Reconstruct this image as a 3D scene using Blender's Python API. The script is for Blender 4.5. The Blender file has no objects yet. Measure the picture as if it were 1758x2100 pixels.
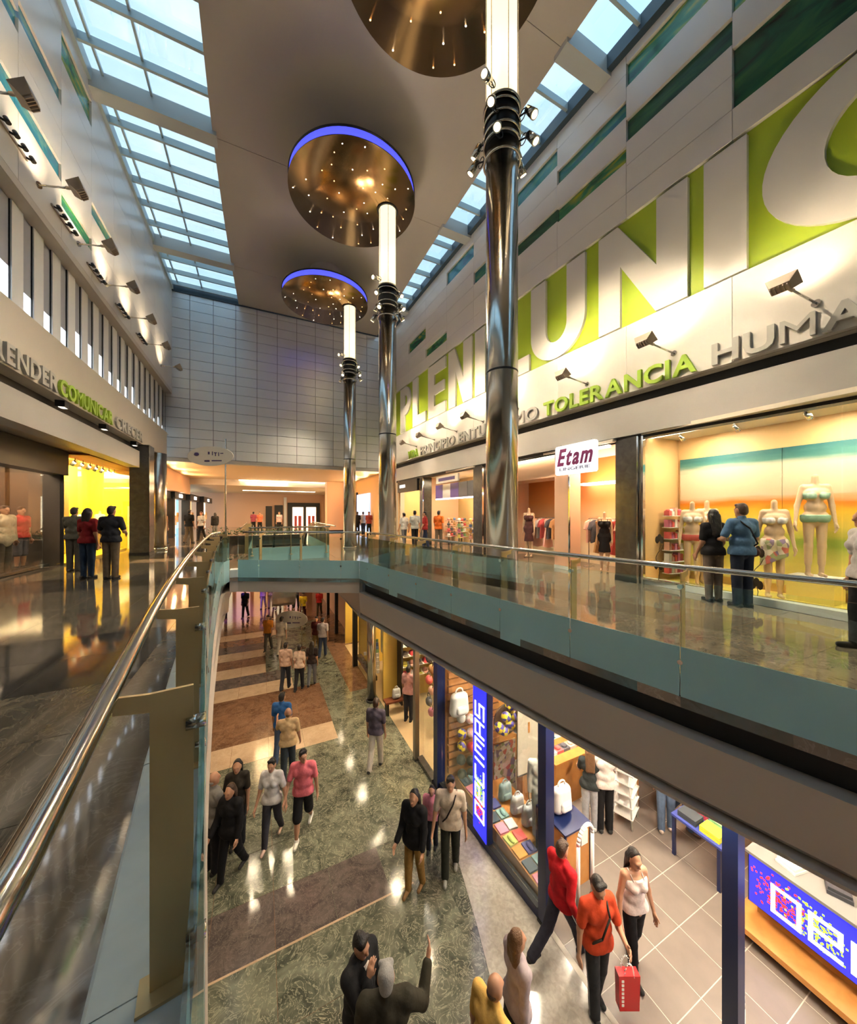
import bpy, bmesh, math, random
import numpy as np
from mathutils import Vector, Matrix

SC = bpy.context.scene
COL = SC.collection
R = math.radians
random.seed(7)

# ------------------------------------------------------------------ camera
F, CX, CY, EYE = 716.0, 879.0, 1050.0, 1.65        # pixels of the 1758 x 2100 frame, metres
YAW = R(25.7)                                       # right of the hall's long axis (+Y)
fx, fy, rx, ry = math.sin(YAW), math.cos(YAW), math.cos(YAW), -math.sin(YAW)
cd = bpy.data.cameras.new('camera')
cd.sensor_fit = 'HORIZONTAL'; cd.sensor_width = 36.0; cd.lens = 36.0 * F / 1758.0
cd.clip_start = 0.05; cd.clip_end = 300
cam = bpy.data.objects.new('camera', cd); COL.objects.link(cam)
cam.location = (0, 0, EYE); cam.rotation_euler = (R(90), 0, -YAW)
SC.camera = cam

# ------------------------------------------------------------------ sky and exposure
W = bpy.data.worlds.new('sky'); SC.world = W; W.use_nodes = True
nt = W.node_tree; nt.nodes.clear()
wo = nt.nodes.new('ShaderNodeOutputWorld'); bg = nt.nodes.new('ShaderNodeBackground')
tc = nt.nodes.new('ShaderNodeTexCoord'); nz = nt.nodes.new('ShaderNodeTexNoise'); rp = nt.nodes.new('ShaderNodeValToRGB')
nz.inputs['Scale'].default_value = 2.2; nz.inputs['Detail'].default_value = 5
rp.color_ramp.elements[0].position = .34; rp.color_ramp.elements[0].color = (.28, .58, .86, 1)
rp.color_ramp.elements[1].position = .72; rp.color_ramp.elements[1].color = (.74, .86, .94, 1)
nt.links.new(tc.outputs['Generated'], nz.inputs['Vector']); nt.links.new(nz.outputs['Fac'], rp.inputs['Fac'])
nt.links.new(rp.outputs['Color'], bg.inputs['Color']); nt.links.new(bg.outputs['Background'], wo.inputs['Surface'])
bg.inputs['Strength'].default_value = 0.88
VS = SC.view_settings
VS.view_transform = 'Standard'; VS.look = 'None'; VS.exposure = 1.08; VS.gamma = 1.0; VS.use_curve_mapping = False
SC.cycles.use_denoising = True
SC.cycles.max_bounces = 5; SC.cycles.diffuse_bounces = 2; SC.cycles.glossy_bounces = 2
SC.cycles.use_adaptive_sampling = True; SC.cycles.adaptive_threshold = .25; SC.cycles.adaptive_min_samples = 12; SC.cycles.light_sampling_threshold = .03
SC.cycles.transparent_max_bounces = 14; SC.cycles.transmission_bounces = 4
SC.cycles.sample_clamp_indirect = 4.0; SC.cycles.caustics_reflective = False; SC.cycles.caustics_refractive = False

# ------------------------------------------------------------------ pixel -> place
def ray(px, py):
    a = (px - CX) / F; b = (CY - py) / F
    return Vector((fx + a * rx, fy + a * ry, b))
def at_z(px, py, z):
    r = ray(px, py); t = (z - EYE) / r.z
    return Vector((r.x * t, r.y * t, z))
def at_x(px, py, X):
    r = ray(px, py); t = X / r.x
    return Vector((X, r.y * t, EYE + r.z * t))
def at_y(px, py, Y):
    r = ray(px, py); t = Y / r.y
    return Vector((r.x * t, Y, EYE + r.z * t))
def at_d(px, py, d):
    r = ray(px, py)
    return Vector((r.x * d, r.y * d, EYE + r.z * d))

Z1 = -4.8          # lower mall floor; the upper gallery floor is z = 0

# ------------------------------------------------------------------ lamps
def lamp(kind, loc, power, color=(1, .8, .55), size=.1, target=None, parent=None, angle=60, blend=.5, sy=None, name=None):
    l = bpy.data.lights.new(name or 'lamp_light', kind); l.energy = power; l.color = color
    if kind == 'AREA':
        l.size = size
        if sy: l.shape = 'RECTANGLE'; l.size_y = sy
    elif kind == 'SPOT':
        l.spot_size = R(angle); l.spot_blend = blend; l.shadow_soft_size = size
    else: l.shadow_soft_size = size
    o = bpy.data.objects.new(name or 'lamp_light', l); COL.objects.link(o); o.location = loc
    if target is not None:
        o.rotation_euler = (Vector(target) - Vector(loc)).to_track_quat('-Z', 'Y').to_euler()
    if parent is not None: o.parent = parent
    return o

# ------------------------------------------------------------------ objects
def tag(o, label=None, cat=None, group=None, kind=None):
    if label: o['label'] = label
    if cat: o['category'] = cat
    if group: o['group'] = group
    if kind: o['kind'] = kind
    return o
def thing(name, label, cat, loc=(0, 0, 0), rz=0, group=None, kind=None):
    o = bpy.data.objects.new(name, None); COL.objects.link(o)
    o.empty_display_size = .1
    o.location = loc; o.rotation_euler = (0, 0, rz)
    return tag(o, label, cat, group, kind)
def link(name, me, mat=None, parent=None, loc=None, rot=None, smooth=False):
    o = bpy.data.objects.new(name, me); COL.objects.link(o)
    if mat is not None:
        me.materials.clear()
        for m in (mat if isinstance(mat, (list, tuple)) else [mat]): me.materials.append(m)
    if parent is not None: o.parent = parent
    if loc is not None: o.location = loc
    if rot is not None: o.rotation_euler = rot
    if smooth: me.polygons.foreach_set('use_smooth', [True] * len(me.polygons))
    return o
def copy_tree(o, parent=None):
    c = o.copy(); COL.objects.link(c); c.parent = parent
    for ch in list(o.children): copy_tree(ch, c)
    return c

class MB:
    """collects shapes into one mesh"""
    def __init__(s): s.v = []; s.f = []; s.sm = []
    def add(s, v, f, smooth=False):
        n = len(s.v); s.v += [tuple(p) for p in v]; s.f += [tuple(i + n for i in q) for q in f]; s.sm += [smooth] * len(f); return s
    def box(s, x0, x1, y0, y1, z0, z1):
        v = [(x, y, z) for z in (z0, z1) for y in (y0, y1) for x in (x0, x1)]
        return s.add(v, [(0, 2, 3, 1), (4, 5, 7, 6), (0, 1, 5, 4), (2, 6, 7, 3), (0, 4, 6, 2), (1, 3, 7, 5)])
    def hexa(s, bot, top):
        """two loops of equal length joined into a solid"""
        n = len(bot); f = [tuple(range(n - 1, -1, -1)), tuple(range(n, 2 * n))]
        f += [(i, (i + 1) % n, n + (i + 1) % n, n + i) for i in range(n)]
        return s.add(list(bot) + list(top), f)
    def prism(s, poly, z0, z1):
        a = sum(poly[i][0] * poly[(i + 1) % len(poly)][1] - poly[(i + 1) % len(poly)][0] * poly[i][1] for i in range(len(poly)))
        if a < 0: poly = poly[::-1]
        return s.hexa([(x, y, z0) for x, y in poly], [(x, y, z1) for x, y in poly])
    def tube(s, p0, p1, r0, r1=None, n=12, caps=True):
        p0, p1 = Vector(p0), Vector(p1); r1 = r0 if r1 is None else r1
        d = (p1 - p0).normalized(); u = d.orthogonal().normalized(); w = d.cross(u)
        v = []
        for p, r in ((p0, r0), (p1, r1)):
            v += [p + (u * math.cos(2 * math.pi * i / n) + w * math.sin(2 * math.pi * i / n)) * r for i in range(n)]
        m = len(s.v)
        s.add(v, [(i, (i + 1) % n, n + (i + 1) % n, n + i) for i in range(n)], True)
        if caps: s.f += [tuple(m + i for i in range(n - 1, -1, -1)), tuple(m + n + i for i in range(n))]; s.sm += [False, False]
        return s
    def lathe(s, prof, n=24, c=(0, 0)):
        v = [(c[0] + r * math.cos(2 * math.pi * i / n), c[1] + r * math.sin(2 * math.pi * i / n), z) for r, z in prof for i in range(n)]
        f = [(j * n + i, j * n + (i + 1) % n, (j + 1) * n + (i + 1) % n, (j + 1) * n + i) for j in range(len(prof) - 1) for i in range(n)]
        return s.add(v, f, True)
    def torus(s, c, R0, r, n=28, m=8, axis='Z'):
        v = []; f = []
        for i in range(n):
            a = 2 * math.pi * i / n
            for j in range(m):
                b = 2 * math.pi * j / m
                q = ((R0 + r * math.cos(b)) * math.cos(a), (R0 + r * math.cos(b)) * math.sin(a), r * math.sin(b))
                if axis == 'Y': q = (q[0], q[2], q[1])
                if axis == 'X': q = (q[2], q[0], q[1])
                v.append((c[0] + q[0], c[1] + q[1], c[2] + q[2]))
        for i in range(n):
            for j in range(m):
                f.append((i * m + j, ((i + 1) % n) * m + j, ((i + 1) % n) * m + (j + 1) % m, i * m + (j + 1) % m))
        return s.add(v, f, True)
    def ball(s, c, r, n=12, m=8, sc=(1, 1, 1)):
        v = [(c[0], c[1], c[2] + r * sc[2])]; f = []
        for j in range(1, m):
            t = math.pi * j / m
            v += [(c[0] + r * sc[0] * math.sin(t) * math.cos(2 * math.pi * i / n), c[1] + r * sc[1] * math.sin(t) * math.sin(2 * math.pi * i / n), c[2] + r * sc[2] * math.cos(t)) for i in range(n)]
        v.append((c[0], c[1], c[2] - r * sc[2]))
        for i in range(n):
            f.append((0, 1 + i, 1 + (i + 1) % n)); f.append((len(v) - 1, 1 + (m - 2) * n + (i + 1) % n, 1 + (m - 2) * n + i))
        for j in range(m - 2):
            for i in range(n):
                f.append((1 + j * n + i, 1 + (j + 1) * n + i, 1 + (j + 1) * n + (i + 1) % n, 1 + j * n + (i + 1) % n))
        return s.add(v, f, True)
    def sweep(s, line, prof, closed=True, smooth=False):
        """profile [(offset to the left of travel, z)] swept along a plan line [(x, y)]"""
        L = [Vector(p) for p in line]; k = len(prof); rows = []
        for i, p in enumerate(L):
            t0 = (L[i] - L[i - 1]).normalized() if i else None
            t1 = (L[i + 1] - L[i]).normalized() if i < len(L) - 1 else None
            t = ((t0 or t1) + (t1 or t0)).normalized()
            nrm = Vector((-t.y, t.x)); cs = max(.4, t.dot(t1 or t0))
            rows.append([(p.x + nrm.x * o / cs, p.y + nrm.y * o / cs, z) for o, z in prof])
        v = [q for r_ in rows for q in r_]; f = []
        for i in range(len(L) - 1):
            for j in range(k if closed else k - 1):
                f.append((i * k + j, i * k + (j + 1) % k, (i + 1) * k + (j + 1) % k, (i + 1) * k + j))
        if closed:
            f += [tuple(range(k - 1, -1, -1)), tuple((len(L) - 1) * k + j for j in range(k))]
        return s.add(v, f, smooth)
    def mesh(s, name):
        me = bpy.data.meshes.new(name); me.from_pydata(s.v, [], s.f)
        me.polygons.foreach_set('use_smooth', s.sm)
        bm = bmesh.new(); bm.from_mesh(me); bmesh.ops.recalc_face_normals(bm, faces=bm.faces); bm.to_mesh(me); bm.free()
        return me
    def build(s, name, mat, parent=None, loc=None, rot=None):
        return link(name, s.mesh(name), mat, parent, loc, rot)
def box(name, mat, parent, x0, x1, y0, y1, z0, z1): return MB().box(x0, x1, y0, y1, z0, z1).build(name, mat, parent)

# ------------------------------------------------------------------ materials
MATS = {}
def P(key, col, rough=.5, metal=0., emit=0., ecol=None, noise=None, bump=None, spec=.5, coat=0., alpha=1., aniso=0.):
    """principled material; noise = (scale, second colour, detail, low, high), bump = (scale, strength)"""
    if key in MATS: return MATS[key]
    m = bpy.data.materials.new(key); m.use_nodes = True; n = m.node_tree; b = n.nodes['Principled BSDF']
    b.inputs['Base Color'].default_value = (*col, 1); b.inputs['Roughness'].default_value = rough; b.inputs['Metallic'].default_value = metal
    b.inputs['Specular IOR Level'].default_value = spec; b.inputs['Coat Weight'].default_value = coat; b.inputs['Alpha'].default_value = alpha
    if aniso: b.inputs['Anisotropic'].default_value = aniso
    if emit:
        b.inputs['Emission Color'].default_value = (*(ecol or col), 1); b.inputs['Emission Strength'].default_value = emit
    if noise or bump: t = n.nodes.new('ShaderNodeTexCoord')
    if noise:
        sc, c2, det, lo, hi = noise
        x = n.nodes.new('ShaderNodeTexNoise'); x.inputs['Scale'].default_value = sc; x.inputs['Detail'].default_value = det; x.inputs['Distortion'].default_value = .6
        r = n.nodes.new('ShaderNodeValToRGB'); r.color_ramp.elements[0].position = lo; r.color_ramp.elements[1].position = hi
        r.color_ramp.elements[0].color = (*col, 1); r.color_ramp.elements[1].color = (*c2, 1)
        n.links.new(t.outputs['Object'], x.inputs['Vector']); n.links.new(x.outputs['Fac'], r.inputs['Fac']); n.links.new(r.outputs['Color'], b.inputs['Base Color'])
    if bump:
        x = n.nodes.new('ShaderNodeTexNoise'); x.inputs['Scale'].default_value = bump[0]; x.inputs['Detail'].default_value = 4
        u = n.nodes.new('ShaderNodeBump'); u.inputs['Strength'].default_value = bump[1]; u.inputs['Distance'].default_value = .02
        n.links.new(t.outputs['Object'], x.inputs['Vector']); n.links.new(x.outputs['Fac'], u.inputs['Height']); n.links.new(u.outputs['Normal'], b.inputs['Normal'])
    MATS[key] = m
    return m
def glass(key, tint=(.9, .96, .95), refl=1.0, dark=.04):
    """thin pane: lets light straight through, mirrors more at grazing angles"""
    if key in MATS: return MATS[key]
    m = bpy.data.materials.new(key); m.use_nodes = True; n = m.node_tree; n.nodes.clear()
    o = n.nodes.new('ShaderNodeOutputMaterial'); t = n.nodes.new('ShaderNodeBsdfTransparent'); g = n.nodes.new('ShaderNodeBsdfGlossy'); x = n.nodes.new('ShaderNodeMixShader')
    fr = n.nodes.new('ShaderNodeFresnel'); fr.inputs['IOR'].default_value = 1.5; mu = n.nodes.new('ShaderNodeMath'); mu.operation = 'MULTIPLY'; mu.inputs[1].default_value = refl
    t.inputs['Color'].default_value = (*tint, 1); g.inputs['Roughness'].default_value = .01; g.inputs['Color'].default_value = (.95, 1, 1, 1)
    n.links.new(fr.outputs[0], mu.inputs[0]); n.links.new(mu.outputs[0], x.inputs[0]); n.links.new(t.outputs[0], x.inputs[1]); n.links.new(g.outputs[0], x.inputs[2]); n.links.new(x.outputs[0], o.inputs[0])
    MATS[key] = m
    return m
def marble(key, c1, c2, c3, scale=1.6, rough=.07, stretch=(1, 1, 1), ior=1.6):
    """polished veined stone, continuous over slabs (object-info varied)"""
    if key in MATS: return MATS[key]
    m = bpy.data.materials.new(key); m.use_nodes = True; n = m.node_tree; b = n.nodes['Principled BSDF']; L = n.links
    ge = n.nodes.new('ShaderNodeNewGeometry'); oi = n.nodes.new('ShaderNodeObjectInfo')
    mp = n.nodes.new('ShaderNodeVectorMath'); mp.operation = 'MULTIPLY_ADD'
    sc = n.nodes.new('ShaderNodeVectorMath'); sc.operation = 'SCALE'; sc.inputs['Scale'].default_value = 7
    cx_ = n.nodes.new('ShaderNodeCombineXYZ'); L.new(oi.outputs['Random'], cx_.inputs[0]); L.new(oi.outputs['Random'], cx_.inputs[2])
    L.new(cx_.outputs[0], sc.inputs[0]); L.new(ge.outputs['Position'], mp.inputs[0]); mp.inputs[1].default_value = stretch; L.new(sc.outputs[0], mp.inputs[2])
    a = n.nodes.new('ShaderNodeTexNoise'); a.inputs['Scale'].default_value = scale; a.inputs['Detail'].default_value = 8; a.inputs['Roughness'].default_value = .62; a.inputs['Distortion'].default_value = 2.4
    w = n.nodes.new('ShaderNodeTexNoise'); w.inputs['Scale'].default_value = scale * 2.6; w.inputs['Detail'].default_value = 6; w.inputs['Distortion'].default_value = 4.5
    L.new(mp.outputs[0], a.inputs['Vector']); L.new(mp.outputs[0], w.inputs['Vector'])
    r = n.nodes.new('ShaderNodeValToRGB'); r.color_ramp.elements[0].position = .36; r.color_ramp.elements[1].position = .64
    r.color_ramp.elements[0].color = (*c1, 1); r.color_ramp.elements[1].color = (*c2, 1)
    v = n.nodes.new('ShaderNodeValToRGB'); v.color_ramp.elements[0].position = .50; v.color_ramp.elements[1].position = .53; e = v.color_ramp.elements.new(.565)
    v.color_ramp.elements[0].color = (0, 0, 0, 1); v.color_ramp.elements[1].color = (.75, .75, .75, 1); e.color = (0, 0, 0, 1)
    x = n.nodes.new('ShaderNodeMix'); x.data_type = 'RGBA'
    L.new(a.outputs['Fac'], r.inputs['Fac']); L.new(w.outputs['Fac'], v.inputs['Fac']); L.new(v.outputs['Color'], x.inputs[0]); L.new(r.outputs['Color'], x.inputs[6]); x.inputs[7].default_value = (*c3, 1)
    L.new(x.outputs[2], b.inputs['Base Color']); b.inputs['Roughness'].default_value = rough; b.inputs['IOR'].default_value = ior
    MATS[key] = m
    return m
def emis(key, col, s):
    return P(key, col, .6, emit=s, ecol=col)

M_white = P('white_panel', (.62, .59, .53), .28, noise=(.6, (.66, .63, .57), 3, .3, .7))
M_cream = P('cream_board', (.50, .45, .37), .4, noise=(.5, (.54, .49, .41), 3, .3, .7))
M_grey = P('grey_board', (.40, .39, .36), .4, noise=(.7, (.44, .42, .39), 3, .3, .7))
M_ceil = P('ceiling_paint', (.40, .36, .30), .45, noise=(.3, (.43, .39, .33), 2, .3, .7))
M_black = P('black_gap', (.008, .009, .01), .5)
M_dark = P('dark_metal', (.03, .032, .035), .35, .6)
M_darkst = P('dark_stone', (.045, .042, .038), .2, noise=(6, (.07, .065, .06), 5, .3, .7))
M_steel = P('polished_steel', (.62, .60, .55), .14, 1.0)
M_shaft = P('brushed_steel_shaft', (.60, .58, .53), .17, 1.0, bump=(3, .02))
M_post = P('post_steel', (.80, .57, .27), .34, .3, bump=(40, .03))
M_copper = P('bronze_disc', (.34, .21, .10), .22, 1.0, bump=(1.4, .12))
M_endm = P('end_wall_metal', (.72, .73, .73), .30, .42)
nb_ = M_endm.node_tree; tcx = nb_.nodes.new('ShaderNodeNewGeometry'); mpx = nb_.nodes.new('ShaderNodeMapping'); mpx.inputs['Scale'].default_value = (.9, 1, 55); nzx = nb_.nodes.new('ShaderNodeTexNoise'); nzx.inputs['Scale'].default_value = 1.6; nzx.inputs['Detail'].default_value = 2; bux = nb_.nodes.new('ShaderNodeBump'); bux.inputs['Strength'].default_value = .5; bux.inputs['Distance'].default_value = .004
nb_.links.new(tcx.outputs['Position'], mpx.inputs['Vector']); nb_.links.new(mpx.outputs[0], nzx.inputs['Vector']); nb_.links.new(nzx.outputs['Fac'], bux.inputs['Height']); nb_.links.new(bux.outputs['Normal'], nb_.nodes['Principled BSDF'].inputs['Normal'])
M_green = P('lime_green', (.33, .46, .012), .5, noise=(.8, (.36, .49, .02), 2, .3, .7))
M_lime = P('lime_letter', (.36, .55, .05), .4)
M_greyl = P('grey_letter', (.42, .41, .37), .4)
M_rafter = P('rafter_paint', (.38, .46, .47), .35, .2)
M_beam = P('beam_paint', (.42, .44, .42), .4)
M_teal = P('dark_teal_frame', (.03, .055, .075), .4)
M_kerb = P('kerb_stone', (.70, .73, .71), .3, noise=(9, (.76, .79, .77), 6, .3, .7))
M_soffit = P('soffit_paint', (.60, .52, .45), .45, noise=(.6, (.64, .55, .48), 2, .3, .7))
M_frost = P('frosted_film', (.43, .74, .80), .22, spec=.6, alpha=.93)
G_rail = glass('balustrade_glass', (.93, .985, .965), .75)
G_shop = glass('shop_glass', (.97, .98, .97), .22)
G_sky = glass('skylight_glass', (.93, .97, .99), .4)
M_green_m = marble('green_marble', (.045, .05, .036), (.16, .165, .12), (.34, .32, .23), 1.3, .13)
M_brown_m = marble('brown_marble', (.11, .055, .03), (.21, .11, .06), (.26, .16, .10), 1.2, .12)
M_purple_m = marble('purple_granite', (.055, .045, .042), (.12, .095, .085), (.17, .14, .12), 1.9, .12)
M_cream_m = marble('cream_stone', (.40, .28, .18), (.50, .36, .24), (.54, .41, .29), 1.2, .1)
M_dark_m = marble('dark_veined_stone', (.025, .024, .024), (.07, .066, .06), (.11, .10, .085), 1.5, .07, (1, .45, 1), 1.9)
M_mid_m = marble('grey_veined_stone', (.075, .066, .052), (.15, .13, .10), (.20, .175, .13), 1.6, .07, (1, .4, 1), 1.9)
M_beige_m = marble('beige_polished_stone', (.15, .12, .085), (.21, .165, .12), (.25, .20, .15), .9, .05, ior=2.5)
M_granite = P('grey_granite', (.30, .28, .25), .12, noise=(16, (.40, .37, .33), 8, .35, .65))
M_tile = P('shop_floor_tile', (.17, .14, .12), .35, noise=(3, (.20, .165, .14), 6, .3, .7))
M_grout = P('light_grout', (.46, .42, .36), .7)
M_blue = P('navy_frame', (.008, .016, .075), .3)
M_wood = P('orange_wood', (.48, .20, .045), .4, noise=(5, (.56, .26, .07), 6, .3, .7))
M_chrome = P('chrome', (.75, .75, .74), .08, 1.0)
M_whitep = P('white_plastic', (.78, .77, .74), .35)
# ================================================================== the hall: plan lines
def Xw(Y):
    t = Y - 2.5
    return 8.05 - .085 * t + .0019 * t * t
def rw(px, py, off=0.):
    r = ray(px, py); t = 8 / r.x
    for _ in range(40): t = (Xw(r.y * t) + off) / r.x
    return Vector((r.x * t, r.y * t, EYE + r.z * t))
XL = -3.9                     # upper left wall
YE = 20.8                     # end wall
ZT = 12.5                     # ceiling
YB = -9.0                     # added closing wall behind the camera
LEFT_G = [(-.065, .38), (-.09, .72), (-.165, 1.35), (-.31, 2.56), (-.44, 3.9), (-.58, 5.6), (-.72, 7.8), (-.80, 9.4), (-.79, 9.85), (-.70, 10.06)]
BRIDGE_G = [(-.52, 10.06), (2.21, 8.55)]
RIGHT_G = [(2.21, 8.55), (2.51, 6.75), (2.82, 4.84), (2.99, 3.9), (3.17, 2.89), (3.39, 1.85), (3.63, .92), (4.05, -.6), (4.55, -2.4)]
VOID = LEFT_G + BRIDGE_G[:1] + RIGHT_G
VOID2 = [(-.2, 13.2), (-.2, 19.2), (2.1, 19.2), (2.1, 13.2)]
def inside(p, poly):
    c = False; j = len(poly) - 1
    for i in range(len(poly)):
        if (poly[i][1] > p[1]) != (poly[j][1] > p[1]) and p[0] < (poly[j][0] - poly[i][0]) * (p[1] - poly[i][1]) / (poly[j][1] - poly[i][1]) + poly[i][0]: c = not c
        j = i
    return c
def plate(name, loops, z0, z1, mat, label=None, parent=None):
    bm = bmesh.new()
    for lp in loops:
        vs = [bm.verts.new((x, y, z1)) for x, y in lp]
        for i in range(len(vs)): bm.edges.new((vs[i], vs[(i + 1) % len(vs)]))
    bmesh.ops.triangle_fill(bm, edges=bm.edges[:], use_beauty=True, use_dissolve=False)
    g = bmesh.ops.extrude_face_region(bm, geom=bm.faces[:])
    for e in g['geom']:
        if isinstance(e, bmesh.types.BMVert): e.co.z = z0
    bmesh.ops.recalc_face_normals(bm, faces=bm.faces[:])
    me = bpy.data.meshes.new(name); bm.to_mesh(me); bm.free()
    o = link(name, me, mat, parent)
    if parent is None: tag(o, label, None, None, 'structure')
    return o
def structure(name, label):
    o = bpy.data.objects.new(name, None); COL.objects.link(o); o['kind'] = 'structure'; o['label'] = label
    return o

# ---- upper gallery floor and its slabs
OUT = [(-7.6, YB), (9.8, YB), (9.8, 44), (-7.6, 44)]
flo = plate('floor', [OUT, VOID, VOID2], -.10, -.004, M_beige_m, 'polished stone floor of the upper gallery')
SLAB = {}
def slab(parent, x, y, z, s, mat, t=.02, name='stone_slab'):
    k = (s, mat.name, t)
    if k not in SLAB:
        h = s / 2 - .003; SLAB[k] = MB().box(-h, h, -h, h, -t, 0).mesh(name); SLAB[k].materials.append(mat)
    o = bpy.data.objects.new(name, SLAB[k]); COL.objects.link(o); o.location = (x, y, z); o.parent = parent
    return o
S = .9
for i in range(-6, 10):
    for j in range(0, 23):
        x, y = .2 + S * i, .35 + S * j
        if any(inside((x + a, y + b), VOID) or inside((x + a, y + b), VOID2) for a in (-.5, 0, .5) for b in (-.5, 0, .5)): continue
        if x > Xw(y) - .3 or x < -5.3: continue
        if x < -.2 or (x < 2.4 and y > 9):
            b = (j + 1) % 6
            m = M_dark_m if b in (0, 1) else (M_cream_m if b == 5 and x > -4 and y > 12 else M_mid_m)
        else:
            m = M_beige_m
        slab(flo, x, y, 0, S, m)
for seg in range(len(VOID)):                       # kerb stones round the void
    a, b = Vector(VOID[seg]), Vector(VOID[(seg + 1) % len(VOID)]); n = max(1, round((b - a).length / 1.05))
    for k in range(n):
        p, q = a.lerp(b, k / n), a.lerp(b, (k + 1) / n); t = (q - p).normalized()
        if p.y < -.5: continue
        MB().sweep([p + t * .002, q - t * .002], [(.02, -.1), (.30, -.1), (.30, .185), (.29, .19), (.03, .19), (.02, .185)]).build('kerb_stone', M_kerb, flo)
# ---- slab edge: black gap and beige fascia, lower ceiling
loop = VOID + [VOID[0]]
NEAR = [RIGHT_G[-1], LEFT_G[0]]
BR = [LEFT_G[-1]] + BRIDGE_G
m1 = MB(); m2 = MB()
for ln in (RIGHT_G + [LEFT_G[0]], LEFT_G):
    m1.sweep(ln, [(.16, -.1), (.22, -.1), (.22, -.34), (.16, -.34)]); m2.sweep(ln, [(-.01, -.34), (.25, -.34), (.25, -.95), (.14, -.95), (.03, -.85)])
m2.sweep(BR, [(.02, -.10), (.3, -.10), (.3, -.36), (.02, -.36)])
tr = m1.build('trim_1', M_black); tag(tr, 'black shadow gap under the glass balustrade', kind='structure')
tr = m2.build('trim_2', M_soffit); tag(tr, 'curved beige fascia along the gallery edge', kind='structure')
VOIDC = [tuple(p) for p in VOID]
HOLE = LEFT_G[:-1] + [(-.85, 12.0), (-.85, 19.2), (2.25, 19.2), (2.25, 12.0)] + RIGHT_G
bs = plate('ceiling_bridge', [LEFT_G[-1:] + [(p[0], p[1] + .02) for p in BRIDGE_G] + [(2.25, 13.15), (-.85, 13.15), (-.85, 9.8)]], -.37, -.34, M_soffit, 'beige underside of the footbridge')
clo = plate('ceiling_lower', [OUT, HOLE], -.96, -.93, M_soffit, 'beige ceiling of the lower mall under the galleries')
tr = MB().sweep([(-.85, 9.6), (-.85, 19.2), (2.25, 19.2), (2.25, 8.6)], [(0, -.01), (.06, -.01), (.06, -.95), (0, -.95)]).build('trim_3', M_soffit); tag(tr, 'edge fascia of the far escalator opening', kind='structure')

# ---- lower mall floor
fl2 = plate('floor_lower', [[(-7.6, YB), (9.8, YB), (9.8, 44), (-7.6, 44)]], Z1 - .15, Z1 - .004, M_brown_m, 'veined stone floor of the lower mall')
for i in range(-4, 5):
    for j in range(-2, 20):
        x, y = 2.0 - .45 + .9 * i, 5.6 + .45 + .9 * (j - 2)
        if x > 3.3: continue
        b = y - 5.6; edge = 1.0 + .9 * math.sin((y - 9) * .55)
        if b < 0: m = M_green_m
        elif b < .9: m = M_purple_m if x < 2.4 else M_green_m
        elif b < 4.5: m = M_green_m if x > -1.2 or b < 3 else M_brown_m
        elif x > edge: m = M_green_m
        elif b < 5.4: m = M_cream_m
        elif b < 8.1: m = M_brown_m
        elif b < 9.0: m = M_cream_m
        elif b < 9.9: m = M_purple_m
        elif b < 12.6: m = M_cream_m if j % 2 else M_brown_m
        else: m = M_purple_m if j % 4 == 0 else (M_brown_m if j % 2 else M_cream_m)
        slab(fl2, x, y, Z1, .9, m)
gs = MB().prism([(3.62, 6.9), (3.05, 4.6), (2.75, 3.6), (2.35, 2.4), (1.6, .6), (4.2, .6), (4.05, 3.2), (4.0, 4.0), (3.93, 7.2)], Z1 - .02, Z1 + .006).build('granite_strip', M_granite, fl2)
box('stone_field', M_green_m, fl2, 1.0, 3.7, .5, 12.5, Z1 - .02, Z1 - .001)
box('inlay_strip', M_cream_m, fl2, -1.6, 2.4, 5.575, 5.605, Z1 - .02, Z1 + .003)

# ---- ceiling panels, skylights
def ceil_edges(Y):
    k = max(0, min(1, (Y - 4) / 17)); s = math.sin(math.pi * k)
    return -1.02 - .22 * s, 6.48 - .2 * s
ce = structure('ceiling', 'grey beige ceiling between two skylights')
BEAMS = [.2, 6.0, 11.8, 17.6]
cuts = [YB, -5.6] + BEAMS + [YE]
for a, b in zip(cuts[:-1], cuts[1:]):
    ys = [a + .006 + (b - a - .012) * i / 6 for i in range(7)]
    MB().prism([(ceil_edges(y)[0], y) for y in ys] + [(ceil_edges(y)[1], y) for y in ys[::-1]], ZT, ZT + .3).build('ceiling_panel', M_ceil, ce)
    if a > 0: box('joint', M_black, ce, -1, 6.3, a - .008, a + .008, ZT + .02, ZT + .05)
wn = [structure('window_1', 'long glazed skylight over the left wall'), structure('window_2', 'narrow glazed skylight over the lettered wall')]
ys = [YB + (YE - YB) * i / 31 for i in range(32)]
ys = [17.6 + .9667 * i for i in range(-27, 4)]
for side in (0, 1):
    for i, y in enumerate(ys):
        e = ceil_edges(y); a, b = (XL, e[0] + .1) if side == 0 else (e[1] - .1, Xw(y) + .1)
        main = min(abs(y - q) for q in BEAMS + [-5.6]) < .05
        if main: box('main_beam', M_beam, wn[side], a, b, y - .2, y + .2, ZT - .12, ZT + .34)
        else: box('rafter', M_rafter, wn[side], a, b, y - .035, y + .035, ZT + .12, ZT + .32)
        if i < len(ys) - 1:
            y2 = ys[i + 1]; cols = [(XL, XL + .28), (XL + .28, -2.62), (-2.62, b)] if side == 0 else [(a, b)]
            for c0, c1 in cols: box('pane', G_sky, wn[side], c0 + .006, c1 - .006, y + .01, y2 - .01, ZT + .325, ZT + .335)
    for xm in ((XL + .28, -2.62) if side == 0 else ()):
        box('mullion', M_rafter, wn[side], xm - .025, xm + .025, YB, YE, ZT + .24, ZT + .33)
yy = [YB + (YE - YB) * i / 20 for i in range(21)]
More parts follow.
